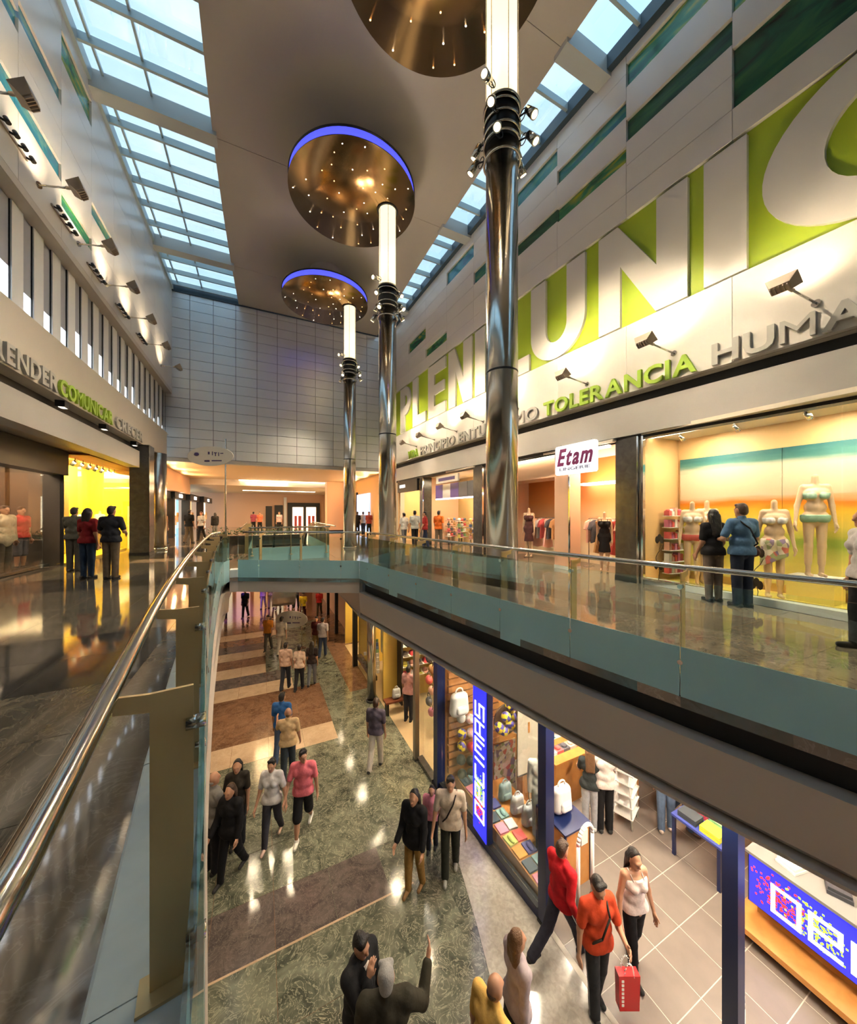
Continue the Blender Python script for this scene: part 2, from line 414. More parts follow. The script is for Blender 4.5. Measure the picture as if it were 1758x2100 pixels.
MB().sweep([(Xw(y), y) for y in yy], [(-.1, ZT - .02), (.16, ZT - .02), (.16, ZT + .33), (-.1, ZT + .33)]).build('edge_frame', M_teal, wn[1])
box('edge_frame', M_rafter, wn[0], XL - .1, XL + .07, YB, YE, ZT + .02, ZT + .33)
tr = box('trim_4', M_teal, None, XL - .2, 7.4, YE - .06, YE + .1, ZT - .05, ZT + .36); tag(tr, 'dark beam at the top of the end wall', kind='structure')

# ---- end wall of metal panels
we = structure('wall_end', 'tall end wall clad in satin metal panels')
box('backing', M_dark, we, -5.2, 7.6, YE + .05, YE + .3, 4.28, ZT + .3)
pm = MB().box(-.490, .490, 0, .05, -.2365, .2365).mesh('metal_panel'); pm.materials.append(M_endm)
for i in range(13):
    for j in range(17):
        x, z = -4.67 + i * 1.0, 4.33 + .245 + j * .49
        o = bpy.data.objects.new('metal_panel', pm); COL.objects.link(o); o.parent = we; o.location = (x, YE + random.uniform(-.002, .002), z)
        o.rotation_euler = (random.uniform(-.004, .004), 0, random.uniform(-.006, .006))
box('lower_trim', M_grey, we, -5.2, 7.6, YE - .08, YE + .3, 4.12, 4.31)

# ---- left wall: white panels, art panels, clerestory, boards
wl = structure('wall_left', 'white panelled upper wall above a strip of windows')
box('backing', M_cream, wl, XL - .4, XL - .06, YB, YE, 7.55, ZT + .33)
box('soffit_strip', M_cream, wl, XL - .45, XL + .0, YB, YE, 7.42, 7.58)
def art(key, c1, c2, c3):
    if key in MATS: return MATS[key]
    m = bpy.data.materials.new(key); m.use_nodes = True; n = m.node_tree; b = n.nodes['Principled BSDF']
    t = n.nodes.new('ShaderNodeNewGeometry'); mp = n.nodes.new('ShaderNodeMapping'); mp.inputs['Rotation'].default_value = (.5, 0, 0); mp.inputs['Scale'].default_value = (1, .7, 2.2)
    x = n.nodes.new('ShaderNodeTexNoise'); x.inputs['Scale'].default_value = 1.1; x.inputs['Detail'].default_value = 4; x.inputs['Distortion'].default_value = 1.6
    r = n.nodes.new('ShaderNodeValToRGB'); r.color_ramp.elements[0].position = .3; r.color_ramp.elements[1].position = .72
    r.color_ramp.elements[0].color = (*c1, 1); r.color_ramp.elements[1].color = (*c3, 1); e = r.color_ramp.elements.new(.5); e.color = (*c2, 1)
    n.links.new(t.outputs['Position'], mp.inputs['Vector']); n.links.new(mp.outputs[0], x.inputs['Vector']); n.links.new(x.outputs['Fac'], r.inputs['Fac']); n.links.new(r.outputs['Color'], b.inputs['Base Color'])
    b.inputs['Roughness'].default_value = .25; MATS[key] = m
    return m
A_dark = art('dark_leaf_print', (.004, .03, .022), (.008, .09, .045), (.03, .16, .05))
A_teal = art('teal_print', (.008, .10, .13), (.01, .16, .15), (.10, .28, .10))
A_leaf = art('leaf_print', (.006, .07, .04), (.03, .22, .09), (.42, .45, .02))
A_blue = art('blue_print', (.02, .12, .22), (.02, .20, .28), (.12, .34, .22))
ARTL = [(-1, 10.2, 10.58, A_blue), (0, 10.48, 10.82, A_blue), (-1, 8.82, 9.2, A_blue), (0, 8.82, 9.2, A_blue), (1, 11.5, 12.15, A_leaf), (1, 8.32, 8.64, A_leaf), (2, 9.28, 9.62, A_teal)]
RL = [7.58, 8.32, 8.64, 8.82, 9.2, 9.62, 10.2, 10.58, 10.82, 11.5, 12.15, 12.78]
def left_y(k): return 8.8 + 1.5 * k
for k in range(-9, 8):
    y0, y1 = left_y(k) + .004, min(left_y(k + 1), YE) - .004
    arts = sorted([q for q in ARTL if q[0] == k], key=lambda q: q[1]); z = 7.58
    for q in arts + [None]:
        zt = q[1] if q else 12.78
        zz = [z] + [v for v in (8.7, 9.9, 11.1, 12.1) if z + .35 < v < zt - .35] + [zt]
        for a, b in zip(zz[:-1], zz[1:]): box('wall_panel', M_white, wl, XL - .06, XL, y0, y1, a + .004, b - .004)
        if q:
            box('art_panel', q[3], wl, XL - .06, XL - .045, y0, y1, q[1], q[2]); z = q[2]
# clerestory strip with white fins
wc = structure('window_3', 'clerestory window strip with white fins on the left')
XC = -4.12
M_blind = P('grey_blind', (.34, .36, .42), .5); M_lit = P('lit_window', (.75, .82, .88), .5, emit=.75, ecol=(.8, .9, 1))
M_fin = P('white_fin', (.80, .82, .82), .35)
box('back', M_fin, wc, XC - .3, XC - .2, YB, YE, 5.3, 7.6)
rnd = random.Random(3)
for k in range(0, 24):
    y0 = 4.3 + .7 * k
    if y0 + .7 > YE: break
    box('fin', M_fin, wc, XC - .2, XC - .02, y0 - .05, y0 + .30, 5.4, 7.46)
    h = rnd.choice([.25, .5, .5, .75]) * .9
    box('lit_pane', M_lit, wc, XC - .08, XC - .06, y0 + .30, y0 + .65, 5.5, 5.5 + h)
    box('blind_pane', M_blind, wc, XC - .08, XC - .06, y0 + .30, y0 + .65, 5.5 + h, 7.46)
    box('frame_bar', M_dark, wc, XC - .07, XC - .04, y0 + .632, y0 + .645, 5.45, 7.46)
box('sill', M_fin, wc, XC - .2, XC + .08, YB, YE, 5.38, 5.46)
box('head', M_fin, wc, XC - .2, XC + .08, YB, YE, 7.44, 7.5)
# boards below
bd = box('trim_5', M_cream, None, -4.35, -4.0, YB, 20.3, 4.2, 5.42); tag(bd, 'cream lettered board over the left shops', kind='structure')
bd = box('trim_6', M_black, None, -4.5, -4.32, YB, 20.2, 3.9, 4.3); tag(bd, 'black slot above the left shops', kind='structure')
bd = box('trim_7', M_grey, None, -4.4, -4.04, YB, 16.3, 3.3, 3.9); tag(bd, 'grey fascia band above the left shops', kind='structure')
bd = box('ceiling_left', M_soffit, None, -7.6, -4.4, YB, YE, 3.55, 3.65); tag(bd, 'ceiling over the left gallery', kind='structure')

# ---- right wall
wr = structure('wall_right', 'tall cream wall with giant lettering over the right shops')
yr = [YB + (YE - YB) * i / 30 for i in range(31)]
def wbox(name, mat, parent, y0, y1, z0, z1, f, b, n=3):
    """box that follows the wall: f, b = front and back offsets in X from the wall line"""
    L = [y0 + (y1 - y0) * i / n for i in range(n + 1)]
    return MB().hexa([(Xw(y) + f, y, z0) for y in L] + [(Xw(y) + b, y, z0) for y in L[::-1]], [(Xw(y) + f, y, z1) for y in L] + [(Xw(y) + b, y, z1) for y in L[::-1]]).build(name, mat, parent)
wbox('backing', M_cream, wr, YB, YE, 4.45, ZT + .3, .12, .35, 30)
RR = [8.64, 9.2, 9.85, 10.42, 11.0, 11.55, 12.05, 12.5]
ARTR = [(0, 9.2, 10.33, A_dark), (0, 11.0, 11.5, A_leaf), (1, 11.72, 12.28, A_leaf), (1, 10.42, 10.94, A_dark), (2, 11.03, 11.42, A_teal), (2, 9.95, 10.33, A_leaf), (3, 10.0, 10.4, A_dark), (3, 11.6, 12.1, A_teal),
        (5, 11.55, 12.1, A_blue), (4, 10.45, 10.92, A_teal), (6, 9.18, 9.58, A_leaf), (7, 10.15, 10.7, A_leaf), (-1, 9.2, 10.33, A_dark), (-1, 11.3, 11.9, A_leaf)]
for k in range(-5, 10):
    y0, y1 = 1.43 + 2 * k, min(3.43 + 2 * k, YE)
    if y1 - y0 < .3: continue
    wbox('wall_panel', M_white, wr, y0 + .004, y1 - .004, 4.46, 6.06, 0, .12)
    arts = sorted([q for q in ARTR if q[0] == k], key=lambda q: q[1]); z = 8.62
    for q in arts + [None]:
        zt = q[1] if q else ZT
        zz = [z] + [v for v in RR[1:-1] if z + .2 < v < zt - .2] + [zt]
        for a, b in zip(zz[:-1], zz[1:]): wbox('wall_panel', M_white, wr, y0 + .004, y1 - .004, a + .004, b - .004, 0, .12)
        if q:
            wbox('art_panel', q[3], wr, y0 + .004, y1 - .004, q[1], q[2], .07, .12); z = q[2]
    if k >= 9 or k < -2: wbox('wall_panel', M_white, wr, y0 + .004, y1 - .004, 6.06, 8.62, 0, .12)
gb = wbox('trim_8', M_black, None, YB, YE, 4.1, 4.47, .3, .4, 30); tag(gb, 'black slot above the right shops', kind='structure')
gb = wbox('trim_9', M_grey, None, YB, YE, 3.45, 4.17, -.02, .35, 30); tag(gb, 'pale grey fascia band above the right shops', kind='structure')
gb = wbox('trim_10', M_black, None, YB, YE, 3.36, 3.45, .06, .3, 30); tag(gb, 'dark line under the right fascia', kind='structure')
bw = box('wall_back_added', M_cream, None, -7.6, 9.8, YB - .2, YB, Z1, ZT + .3); tag(bw, 'added unseen wall closing the hall to sky light behind the camera', kind='structure')  # added wall, unseen; keeps open sky light out behind the camera
# ================================================================== lettering
def solid_flat(verts2, faces, fmap, d0, d1, name):
    """flat faces in (u, v) made solid between depths d0 and d1 through fmap(u, v, d)"""
    n = len(verts2); v = [fmap(a, b, d0) for a, b in verts2] + [fmap(a, b, d1) for a, b in verts2]
    f = [tuple(q) for q in faces] + [tuple(i + n for i in q[::-1]) for q in faces]
    cnt = {}
    for q in faces:
        for i in range(len(q)):
            e = (q[i], q[(i + 1) % len(q)]); cnt[e] = cnt.get(e, 0) + 1
    for (a, b) in cnt:
        if (b, a) not in cnt: f.append((b, a, a + n, b + n))
    return MB().add(v, f).mesh(name)
def fill_loops(loops):
    bm = bmesh.new()
    for lp in loops:
        vs = [bm.verts.new((x, y, 0)) for x, y in lp]
        for i in range(len(vs)): bm.edges.new((vs[i], vs[(i + 1) % len(vs)]))
    bmesh.ops.triangle_fill(bm, edges=bm.edges[:], use_beauty=True, use_dissolve=False)
    bmesh.ops.recalc_face_normals(bm, faces=bm.faces[:])
    bm.verts.index_update()
    v = [(p.co.x, p.co.y) for p in bm.verts]; f = [tuple(p.index for p in q.verts) for q in bm.faces]
    bm.free(); return v, f
GLY = {}
def glyph(ch, bold=.0):
    """flat outline of one character, height about 0.72 of the unit size"""
    if (ch, bold) in GLY: return GLY[(ch, bold)]
    c = bpy.data.curves.new('g', 'FONT'); c.body = ch; c.size = 1; c.offset = bold; c.resolution_u = 3; c.fill_mode = 'FRONT'
    o = bpy.data.objects.new('g', c); me = bpy.data.meshes.new_from_object(o)
    v = [(p.co.x, p.co.y) for p in me.vertices]; f = [tuple(p.vertices) for p in me.polygons]
    bm = bmesh.new(); bm.from_mesh(me); bmesh.ops.remove_doubles(bm, verts=bm.verts[:], dist=1e-5); bmesh.ops.recalc_face_normals(bm, faces=bm.faces[:]); bm.verts.index_update()
    v = [(p.co.x, p.co.y) for p in bm.verts]; f = [tuple(p.index for p in q.verts) for q in bm.faces]; bm.free()
    bpy.data.objects.remove(o); bpy.data.curves.remove(c); bpy.data.meshes.remove(me)
    GLY[(ch, bold)] = (v, f); return v, f
def word(text, fmap, u0, u1, h, d0, d1, mat, parent, bold=.03, name='letter'):
    """letters of a word spread over u0..u1, cap height h, each letter a mesh of its own"""
    L = []; x = 0
    for ch in text:
        if ch == ' ': x += .42; continue
        v, f = glyph(ch, 0 if ch == 'M' else bold); a = min(p[0] for p in v); b = max(p[0] for p in v); L.append((ch, x - a)); x += b - a + .10
    tot = x - .10; sx = (u1 - u0) / tot; sy = h / .727
    for ch, off in L:
        v, f = glyph(ch, 0 if ch == 'M' else bold)
        me = solid_flat([(u0 + (p[0] + off) * sx, p[1] * sy) for p in v], f, fmap, d0, d1, name)
        link(name, me, mat, parent)
def arc(cx_, cy_, rx_, ry_, a0, a1, n):
    return [(cx_ + rx_ * math.cos(R(a0 + (a1 - a0) * i / n)), cy_ + ry_ * math.sin(R(a0 + (a1 - a0) * i / n))) for i in range(n + 1)]

ws = thing('wall_lettering', 'giant cream letters on a lime green band high on the right wall', 'sign')
wbox('green_band', M_green, ws, -2.57, 19.43, 6.06, 8.62, .075, .12, 24)
HB = 2.56
def big(name, yl, yr_, loops_fn):
    w = yl - yr_; v, f = fill_loops(loops_fn(w))
    if len(v) < 10: pass
    me = solid_flat(v, f, lambda u, q, d: (Xw(yl - u) + d, yl - u, 6.06 + q), 0, .075, 'letter')
    link('letter', me, M_white, ws)
T_, H_ = .6, HB
def lt_P(w): return [[(0, .04), (.62, .04), (.62, .95), (.75, .95)] + arc(w - .72, 1.72, .72, .77, -90, 90, 14) + [(0, H_ - .07)], [(.62, 1.45)] + arc(w - .68, 1.74, .24, .29, -90, 90, 8) + [(.62, 2.03)]]
def lt_L(w): return [[(0, .04), (w, .04), (w, .55), (.62, .55), (.62, H_ - .07), (0, H_ - .07)]]
def lt_E(w): return [[(0, .04), (w, .04), (w, .52), (.6, .52), (.6, 1.05), (w - .12, 1.05), (w - .12, 1.5), (.6, 1.5), (.6, 2.0), (w, 2.0), (w, H_ - .07), (0, H_ - .07)]]
def lt_N(w): return [[(0, .04), (.56, .04), (.56, 1.5), (w - .62, .04), (w, .04), (w, H_ - .07), (w - .6, H_ - .07), (w - .6, 1.05), (.5, H_ - .07), (0, H_ - .07)]]
def lt_I(w): return [[(0, .04), (w, .04), (w, H_ - .07), (0, H_ - .07)]]
def lt_U(w): return [arc(w / 2, .95, w / 2, .92, 180, 360, 22) + [(w, H_ - .07), (w - .58, H_ - .07)] + arc(w / 2, .95, w / 2 - .58, .44, 0, -180, 14) + [(0, H_ - .07)][:0] + [(.58, H_ - .07), (0, H_ - .07)]]
def lt_O(w): return [arc(w / 2, H_ / 2, w / 2, H_ / 2 - .02, 0, 352, 44), arc(w / 2, H_ / 2, w / 2 - .74, H_ / 2 - .56, 0, 350, 32)]
for yl, yr_, fn in [(18.62, 17.2, lt_P), (16.95, 15.45, lt_L), (15.18, 13.55, lt_E), (13.3, 11.55, lt_N), (11.36, 10.72, lt_I), (10.2, 8.52, lt_L), (8.44, 6.53, lt_U), (6.14, 4.16, lt_N), (3.88, 3.22, lt_I), (3.01, .2, lt_O)]:
    big('letter', yl, yr_, fn)

tl = thing('raised_lettering', 'row of small raised words under the giant letters on the right wall', 'lettering')
def rmap(yl, z): return lambda u, q, d: (Xw(yl - u) + d, yl - u, z + q)
for text, ya, yb, mat in [('TOLERANCIA', 7.88, 3.98, M_lime), ('HUMANIDAD', 3.72, -.45, M_greyl), ('ENTUSIASMO', 12.4, 8.1, M_greyl), ('PRINCIPIO', 15.9, 12.7, M_greyl), ('VIDA', 17.4, 16.2, M_lime)]:
    word(text, rmap(ya, 4.5), 0, ya - yb, .40, -.07, -.005, mat, tl, .025)
tl2 = thing('raised_lettering', 'row of small raised words on the cream board over the left shops', 'lettering')
def lmap(y0, z): return lambda u, q, d: (-4.0 + d, y0 + u, z + q)
def ly(px): return at_x(px, 800, -4.0).y
for text, a, b, mat in [('APRENDER', ly(112) - 2.8, ly(112), M_greyl), ('COMUNICAR', ly(117), ly(227), M_lime), ('CRECER', ly(234), ly(290), M_greyl)]:
    word(text, lmap(a, 4.24), 0, b - a, .36, .005, .06, mat, tl2, .025)

# ================================================================== balustrades
def rail_curve(line, off, z, r, name, mat, parent, n=12):
    L = [Vector(p) for p in line]; pts = []
    for i, p in enumerate(L):
        t0 = (L[i] - L[i - 1]).normalized() if i else None; t1 = (L[i + 1] - L[i]).normalized() if i < len(L) - 1 else None
        t = ((t0 or t1) + (t1 or t0)).normalized(); nrm = Vector((-t.y, t.x)); cs = max(.5, t.dot(t1 or t0))
        pts.append((p + nrm * off / cs, nrm, t))
    v = []; f = []
    for p, nrm, t in pts:
        for j in range(n):
            a = 2 * math.pi * j / n; v.append((p.x + nrm.x * r * math.cos(a), p.y + nrm.y * r * math.cos(a), z + r * math.sin(a)))
    for i in range(len(pts) - 1):
        for j in range(n): f.append((i * n + j, i * n + (j + 1) % n, (i + 1) * n + (j + 1) % n, (i + 1) * n + j))
    f += [tuple(range(n)), tuple((len(pts) - 1) * n + j for j in range(n))]
    return MB().add(v, f, True).build(name, mat, parent)
def resample(line, step, start=0.):
    L = [Vector(p) for p in line]; d = [0]
    for a, b in zip(L[:-1], L[1:]): d.append(d[-1] + (b - a).length)
    out = []; s = start
    while s < d[-1] + 1e-6:
        for i in range(len(L) - 1):
            if d[i] - 1e-9 <= s <= d[i + 1] + 1e-6:
                t = (L[i + 1] - L[i]).normalized(); out.append((L[i] + t * (s - d[i]), t)); break
        s += step
    return out, d[-1]
def dense(line, step=.25):
    # smooth the plan line with Catmull-Rom
    P_ = [Vector(p) for p in line]; o = []
    for i in range(len(P_) - 1):
        p0 = P_[max(0, i - 1)]; p1 = P_[i]; p2 = P_[i + 1]; p3 = P_[min(len(P_) - 1, i + 2)]
        n = max(1, int((p2 - p1).length / step))
        for k in range(n):
            t = k / n; o.append(.5 * ((2 * p1) + (p2 - p0) * t + (2 * p0 - 5 * p1 + 4 * p2 - p3) * t * t + (3 * p1 - p0 - 3 * p2 + p3) * t ** 3))
    return o + [P_[-1]]
def balustrade(line, label, step, start, first_glass=0., flip=False):
    root = thing('glass_balustrade', label, 'railing', (line[0][0], line[0][1], 0))
    o0 = Vector((line[0][0], line[0][1]))
    L = [Vector(p) - o0 for p in line]
    rail_curve(dense(L), .23, 1.13, .026, 'handrail', M_steel, root, 14)
    posts, tot = resample(L, step, start)
    for p, t in posts:
        n = Vector((-t.y, t.x))
        def q(o, s, z): return (p.x + n.x * o + t.x * s, p.y + n.y * o + t.y * s, z)
        m = MB()
        m.hexa([q(.03, -.006, .19), q(.14, -.006, .19), q(.14, .006, .19), q(.03, .006, .19)], [q(.03, -.006, 1.10), q(.14, -.006, 1.10), q(.14, .006, 1.10), q(.03, .006, 1.10)])
        m.hexa([q(.14, -.006, 1.045), q(.225, -.006, 1.06), q(.225, .006, 1.06), q(.14, .006, 1.045)], [q(.14, -.006, 1.10), q(.225, -.006, 1.11), q(.225, .006, 1.11), q(.14, .006, 1.10)])
        po = m.build('post', M_post, root)
        MB().hexa([q(.02, -.05, .19), q(.17, -.05, .19), q(.17, .05, .19), q(.02, .05, .19)], [q(.02, -.05, .20), q(.17, -.05, .20), q(.17, .05, .20), q(.02, .05, .20)]).build('base_plate', M_post, po)
        for zc in (.98, .30):
            c0 = Vector(q(-.004, 0, zc)); c1 = Vector(q(.05, 0, zc))
            MB().tube(c0, c1, .022, n=10).build('glass_clamp', M_steel, po)
    cuts = [0.] + [start + step * k for k in range(len(posts)) if .12 < start + step * k < tot - .12] + [tot]
    for a, b in zip(cuts[:-1], cuts[1:]):
        n = max(1, int((b - a) / .35)); seg = []
        for i in range(n + 1):
            s = a + .005 + (b - a - .01) * i / n; pt, _ = resample(L, 1e9, s); seg.append(pt[0][0])
        MB().sweep(seg, [(0, .44), (.012, .44), (.012, 1.03), (0, 1.03)]).build('glass_panel', G_rail, root)
        MB().sweep(seg, [(0, -.10), (.012, -.10), (.012, .44), (0, .44)]).build('frosted_panel', M_frost, root)
    return root
balustrade(LEFT_G, 'glass balustrade with steel handrail in the left foreground', 1.09, .98 - .02)
balustrade(BRIDGE_G, 'straight glass balustrade along the footbridge', 1.05, .55)
balustrade(RIGHT_G, 'curved glass balustrade of the right gallery', 1.06, .45)
far1 = [(-.35, 13.0), (2.25, 13.0)]
b2 = balustrade([(2.25, 13.05), (-.35, 13.05)], 'glass balustrade at the near end of the escalator opening', 1.2, .1)
b3 = balustrade([(-.35, 13.05), (-.35, 19.3)], 'glass balustrade on the left of the escalator opening', 1.2, .6)
b4 = balustrade([(2.25, 19.3), (2.25, 13.05)], 'glass balustrade on the right of the escalator opening', 1.2, .6)

# ================================================================== columns with light tubes and discs
M_tube = P('light_tube', (1, .86, .62), .5, emit=.80, ecol=(1, .80, .47))
M_star_w = emis('star_white', (1, .93, .8), 3.5); M_star_o = emis('star_orange', (1, .55, .2), 2.5)
M_bluerim = P('blue_rim', (.05, .06, .7), .5, emit=.8, ecol=(.07, .08, 1))
M_lens = emis('spot_lens', (1, .74, .42), 3)
COLS = [(3.80, 4.94), (3.60, 10.45), (3.72, 16.15)]
ORD = ['nearest', 'middle', 'farthest']
for ci, (x, y) in enumerate(COLS):
    t = thing('steel_column', ['tall polished steel column with light tube nearest the camera', 'tall polished steel column with light tube, middle of the three', 'tall polished steel column with light tube, farthest of the three'][ci], 'column', (x, y, 0))
    r = .275
    MB().lathe([(0, 0), (r, 0), (r, 8.0), (0, 8.0)], 40).build('shaft', M_shaft, t)
    MB().lathe([(r + .002, 0), (r + .03, 0), (r + .03, .06), (r + .002, .07)], 40).build('base_ring', M_steel, t)
    MB().lathe([(r + .001, 4.05), (r + .004, 4.06), (r + .004, 4.075), (r + .001, 4.085)], 40).build('shaft_joint', M_dark, t)
    MB().lathe([(0, 7.98), (r + .012, 7.98), (r + .012, 8.68), (0, 8.68)], 40).build('collar', M_dark, t)
    for z in (7.72, 8.02, 8.16, 8.36, 8.56, 8.66):
        MB().torus((0, 0, z), r + .03, .022, 36, 8).build('ring', M_steel, t)
    MB().lathe([(0, 8.68), (.262, 8.68), (.262, 11.12), (0, 11.12)], 40).build('light_tube', M_tube, t)
    for a in (15, 75, 135, 195, 255, 315):
        MB().tube((.283 * math.cos(R(a)), .283 * math.sin(R(a)), 8.66), (.283 * math.cos(R(a)), .283 * math.sin(R(a)), 11.1), .007, n=6).build('tube_rod', M_steel, t)
    for k, (a, z) in enumerate([(205, 8.75), (215, 8.30), (225, 7.85), (20, 8.28), (10, 7.92), (115, 8.25), (130, 7.85), (300, 8.3), (310, 7.95)]):
        dx, dy = math.cos(R(a)), math.sin(R(a)); c = Vector((dx * .52, dy * .52, z))
        arm = MB().tube((dx * .28, dy * .28, z + .05), (dx * .47, dy * .47, z + .07), .014, n=8)
        arm.torus((dx * .37, dy * .37, z + .05), .08, .008, 16, 6, 'X' if abs(dx) < .7 else 'Y')
        arm = arm.build('spot_arm', M_dark, t)
        aim = (Vector((dx * 1.5, dy * 1.5, -2.0)) if k != 0 else Vector((dx, dy, -.35))).normalized()
        hd = MB().tube(c - aim * .12, c + aim * .09, .055, .075, 14).tube(c - aim * .15, c - aim * .12, .03, .05, 12); hd.build('spot_head', M_steel, arm)
        MB().tube(c + aim * .085, c + aim * .095, .055, n=14).build('spot_lens', M_lens, arm)
        if k in ((0, 1, 3, 5, 7), (0, 1, 3, 5, 7), (0, 1, 3, 7))[ci]:
            lamp('SPOT', c + aim * .12, 560 if k else 160, (1, .82, .58), .06, c + aim * 3, t, 96, .7, name='spot_lamp')
    for a in (60, 180, 300): lamp('SPOT', (.4 * math.cos(R(a)), .4 * math.sin(R(a)), 8.7), 60, (1, .82, .58), .25, (1.6 * math.cos(R(a)), 1.6 * math.sin(R(a)), 12.5), t, 110, .8, name='up_spot_lamp')
    # disc
    d = thing('ceiling_disc', ['large bronze ceiling disc with star lights, cut by the top edge', 'bronze ceiling disc with blue rim and star lights, middle one', 'bronze ceiling disc with blue rim, farthest and smallest looking'][ci], 'ceiling light', (x - 1.05, y + .1, 11.1))
    RD = 1.86
    MB().lathe([(0, 0), (RD, 0), (RD, .03), (0, .03)], 72).build('plate', M_copper, d)
    MB().lathe([(0, .03), (RD - .03, .03), (RD - .03, .26), (0, .26)], 72).build('glow_rim', M_bluerim, d)
    MB().lathe([(0, .26), (RD, .26), (RD, .30), (0, .30)], 72).build('top_plate', M_dark, d)
    MB().lathe([(.7, .3), (.7, 1.39)], 32).build('stem', M_ceil, d)
    MB().torus((1.05, -.1, -.005), .30, .03, 32, 8).build('tube_ring', M_dark, d)
    rs = random.Random(11); w_, o_ = MB(), MB(); pts = []
    while len(pts) < 40:
        a, q = rs.uniform(0, 2 * math.pi), RD * math.sqrt(rs.uniform(.01, .88)); p = Vector((q * math.cos(a), q * math.sin(a)))
        if (p - Vector((1.05, -.1))).length < .45 or any((p - s).length < .34 for s in pts):
            if rs.random() < .995: continue
        pts.append(p); (w_ if len(pts) % 2 else o_).tube((p.x, p.y, -.0015), (p.x, p.y, .002), .017, n=8)
    for m_, mt in ((w_, M_star_w), (o_, M_star_o)): tag(m_.build('star_lights', mt, d), kind='stuff')

# ================================================================== wall floodlights on arms
M_fl = P('floodlight_case', (.36, .30, .24), .4, .5); M_flens = emis('flood_lens', (1, .72, .42), 2.2)
def flood(base, tip, label, aim, power, group):
    t = thing('arm_floodlight', label, 'floodlight', base, 0, group); b = Vector(base); v = Vector(tip) - b
    MB().tube((0, 0, 0), v * .8, .018, n=8).build('arm', M_steel, t)
    MB().tube(v * .70, v * .84, .028, n=8).build('knuckle', M_fl, t)
    MB().tube((0, 0, 0), v.normalized() * .03, .06, n=12).build('wall_plate', M_steel, t)
    ax = (Vector(aim) - Vector(tip)).normalized(); rt = Vector((0, 1, 0)); up = ax.cross(rt).normalized(); rt = up.cross(ax).normalized()
    def q(a, c, e): return v + rt * a + up * c + ax * e
    h = MB().hexa([q(-.19, -.12, .05), q(.19, -.12, .05), q(.19, .12, .05), q(-.19, .12, .05)], [q(-.12, -.07, -.10), q(.12, -.07, -.10), q(.12, .07, -.10), q(-.12, .07, -.10)])
    hd = h.build('lamp_head', M_fl, t)
    for k in range(5):
        a = -.1 + .05 * k; MB().hexa([q(a, -.06, -.10), q(a + .012, -.06, -.10), q(a + .012, .06, -.10), q(a, .06, -.10)], [q(a, -.05, -.13), q(a + .012, -.05, -.13), q(a + .012, .05, -.13), q(a, .05, -.13)]).build('cooling_fin', M_fl, hd)
    MB().hexa([q(-.17, -.1, .051), q(.17, -.1, .051), q(.17, .1, .051), q(-.17, .1, .051)], [q(-.17, -.1, .056), q(.17, -.1, .056), q(.17, .1, .056), q(-.17, .1, .056)]).build('lens', M_flens, hd)
    lamp('SPOT', q(0, 0, .09), power, (1, .79, .53), .1, q(0, 0, 1), t, 118, .8, name='flood_lamp')
NUM = ['first', 'second', 'third', 'fourth', 'fifth', 'sixth', 'seventh', 'eighth', 'ninth', 'tenth', 'eleventh', 'twelfth']
for i, Y in enumerate([2.45, 4.5, 6.55, 9.1, 10.9, 12.7, 14.6, 16.5]):
    flood((Xw(Y - .1), Y - .1, 5.0), (Xw(Y) - .75, Y + .05, 5.18), 'arm floodlight under the giant letters, %s from the right edge' % NUM[i], (Xw(Y) + .1, Y, 6.3), 60, 'floodlights on the right wall')
for i, Y in enumerate([7.4, 9.1, 10.75, 12.4, 14.2, 16.2, 18.4]):
    flood((XL, Y + .3, 8.0), (XL + .7, Y, 7.95), 'arm floodlight on the left white wall, %s from the left edge' % NUM[i], (XL - .1, Y, 9.0), 55, 'floodlights on the left wall')
for i, (Y, z) in enumerate([(8.61, 8.15), (10.28, 8.0), (11.92, 7.85), (13.8, 7.85), (15.72, 7.85)]):
    t = thing('spotlight_row', 'row of four small black spotlights on the left wall, %s from the left' % NUM[i], 'spotlights', (XL, Y, z), 0, 'spotlight rows on the left wall')
    box('bracket', M_fl, t, 0, .03, -.42, .42, -.02, .02)
    for k in range(4):
        yk = -.36 + .24 * k; s = MB().tube((.03, yk, 0), (.12, yk, -.03), .02, n=8).tube((.09, yk, .04), (.13, yk, -.045), .034, .038, 12).build('spot', M_dark, t)

# ================================================================== oval signs on poles
M_sign = P('pale_sign', (.62, .58, .52), .4); M_ink = P('sign_ink', (.05, .03, .12), .5)
def oval_sign(loc, w, h, zc, rz, label, lines):
    t = thing('oval_sign', label, 'sign', loc, rz)
    MB().tube((w * .32, .02, 0), (w * .32, .02, zc + h * .9), .025, n=10).build('pole', M_steel, t)
    MB().lathe([(0, 0), (.2, 0), (.2, .02), (0, .02)], 20, (w * .32, .02)).build('base', M_steel, t)
    o = arc(0, 0, w / 2, h / 2, 0, 355, 40); v, f = fill_loops([o])
    b = link('board', solid_flat(v, f, lambda u, q, d: (u, d, zc + q), -.02, .02, 'board'), M_sign, t)
    for (u0, u1, q, hh) in lines:
        MB().box(u0, u1, -.026, -.019, zc + q, zc + q + hh).build('mark', M_ink, b)
    MB().ball((-w * .3, -.02, zc + h * .1), .09, 12, 8, (1, .2, .7)).build('emblem', M_ink, b)
MARKS = [(-.08, -.02, .06, .09), (.06, .09, .03, .13), (.13, .24, .10, .03), (.17, .2, .0, .1), (.28, .31, .0, .13), (.35, .46, .08, .03), (-.2, -.02, -.2, .06), (.05, .4, -.18, .04)]
p = at_d(432, 1000, 12.2); oval_sign((p.x, p.y, 0), 1.6, .68, 3.6, -YAW, 'pale oval direction sign on a pole beyond the footbridge', MARKS)
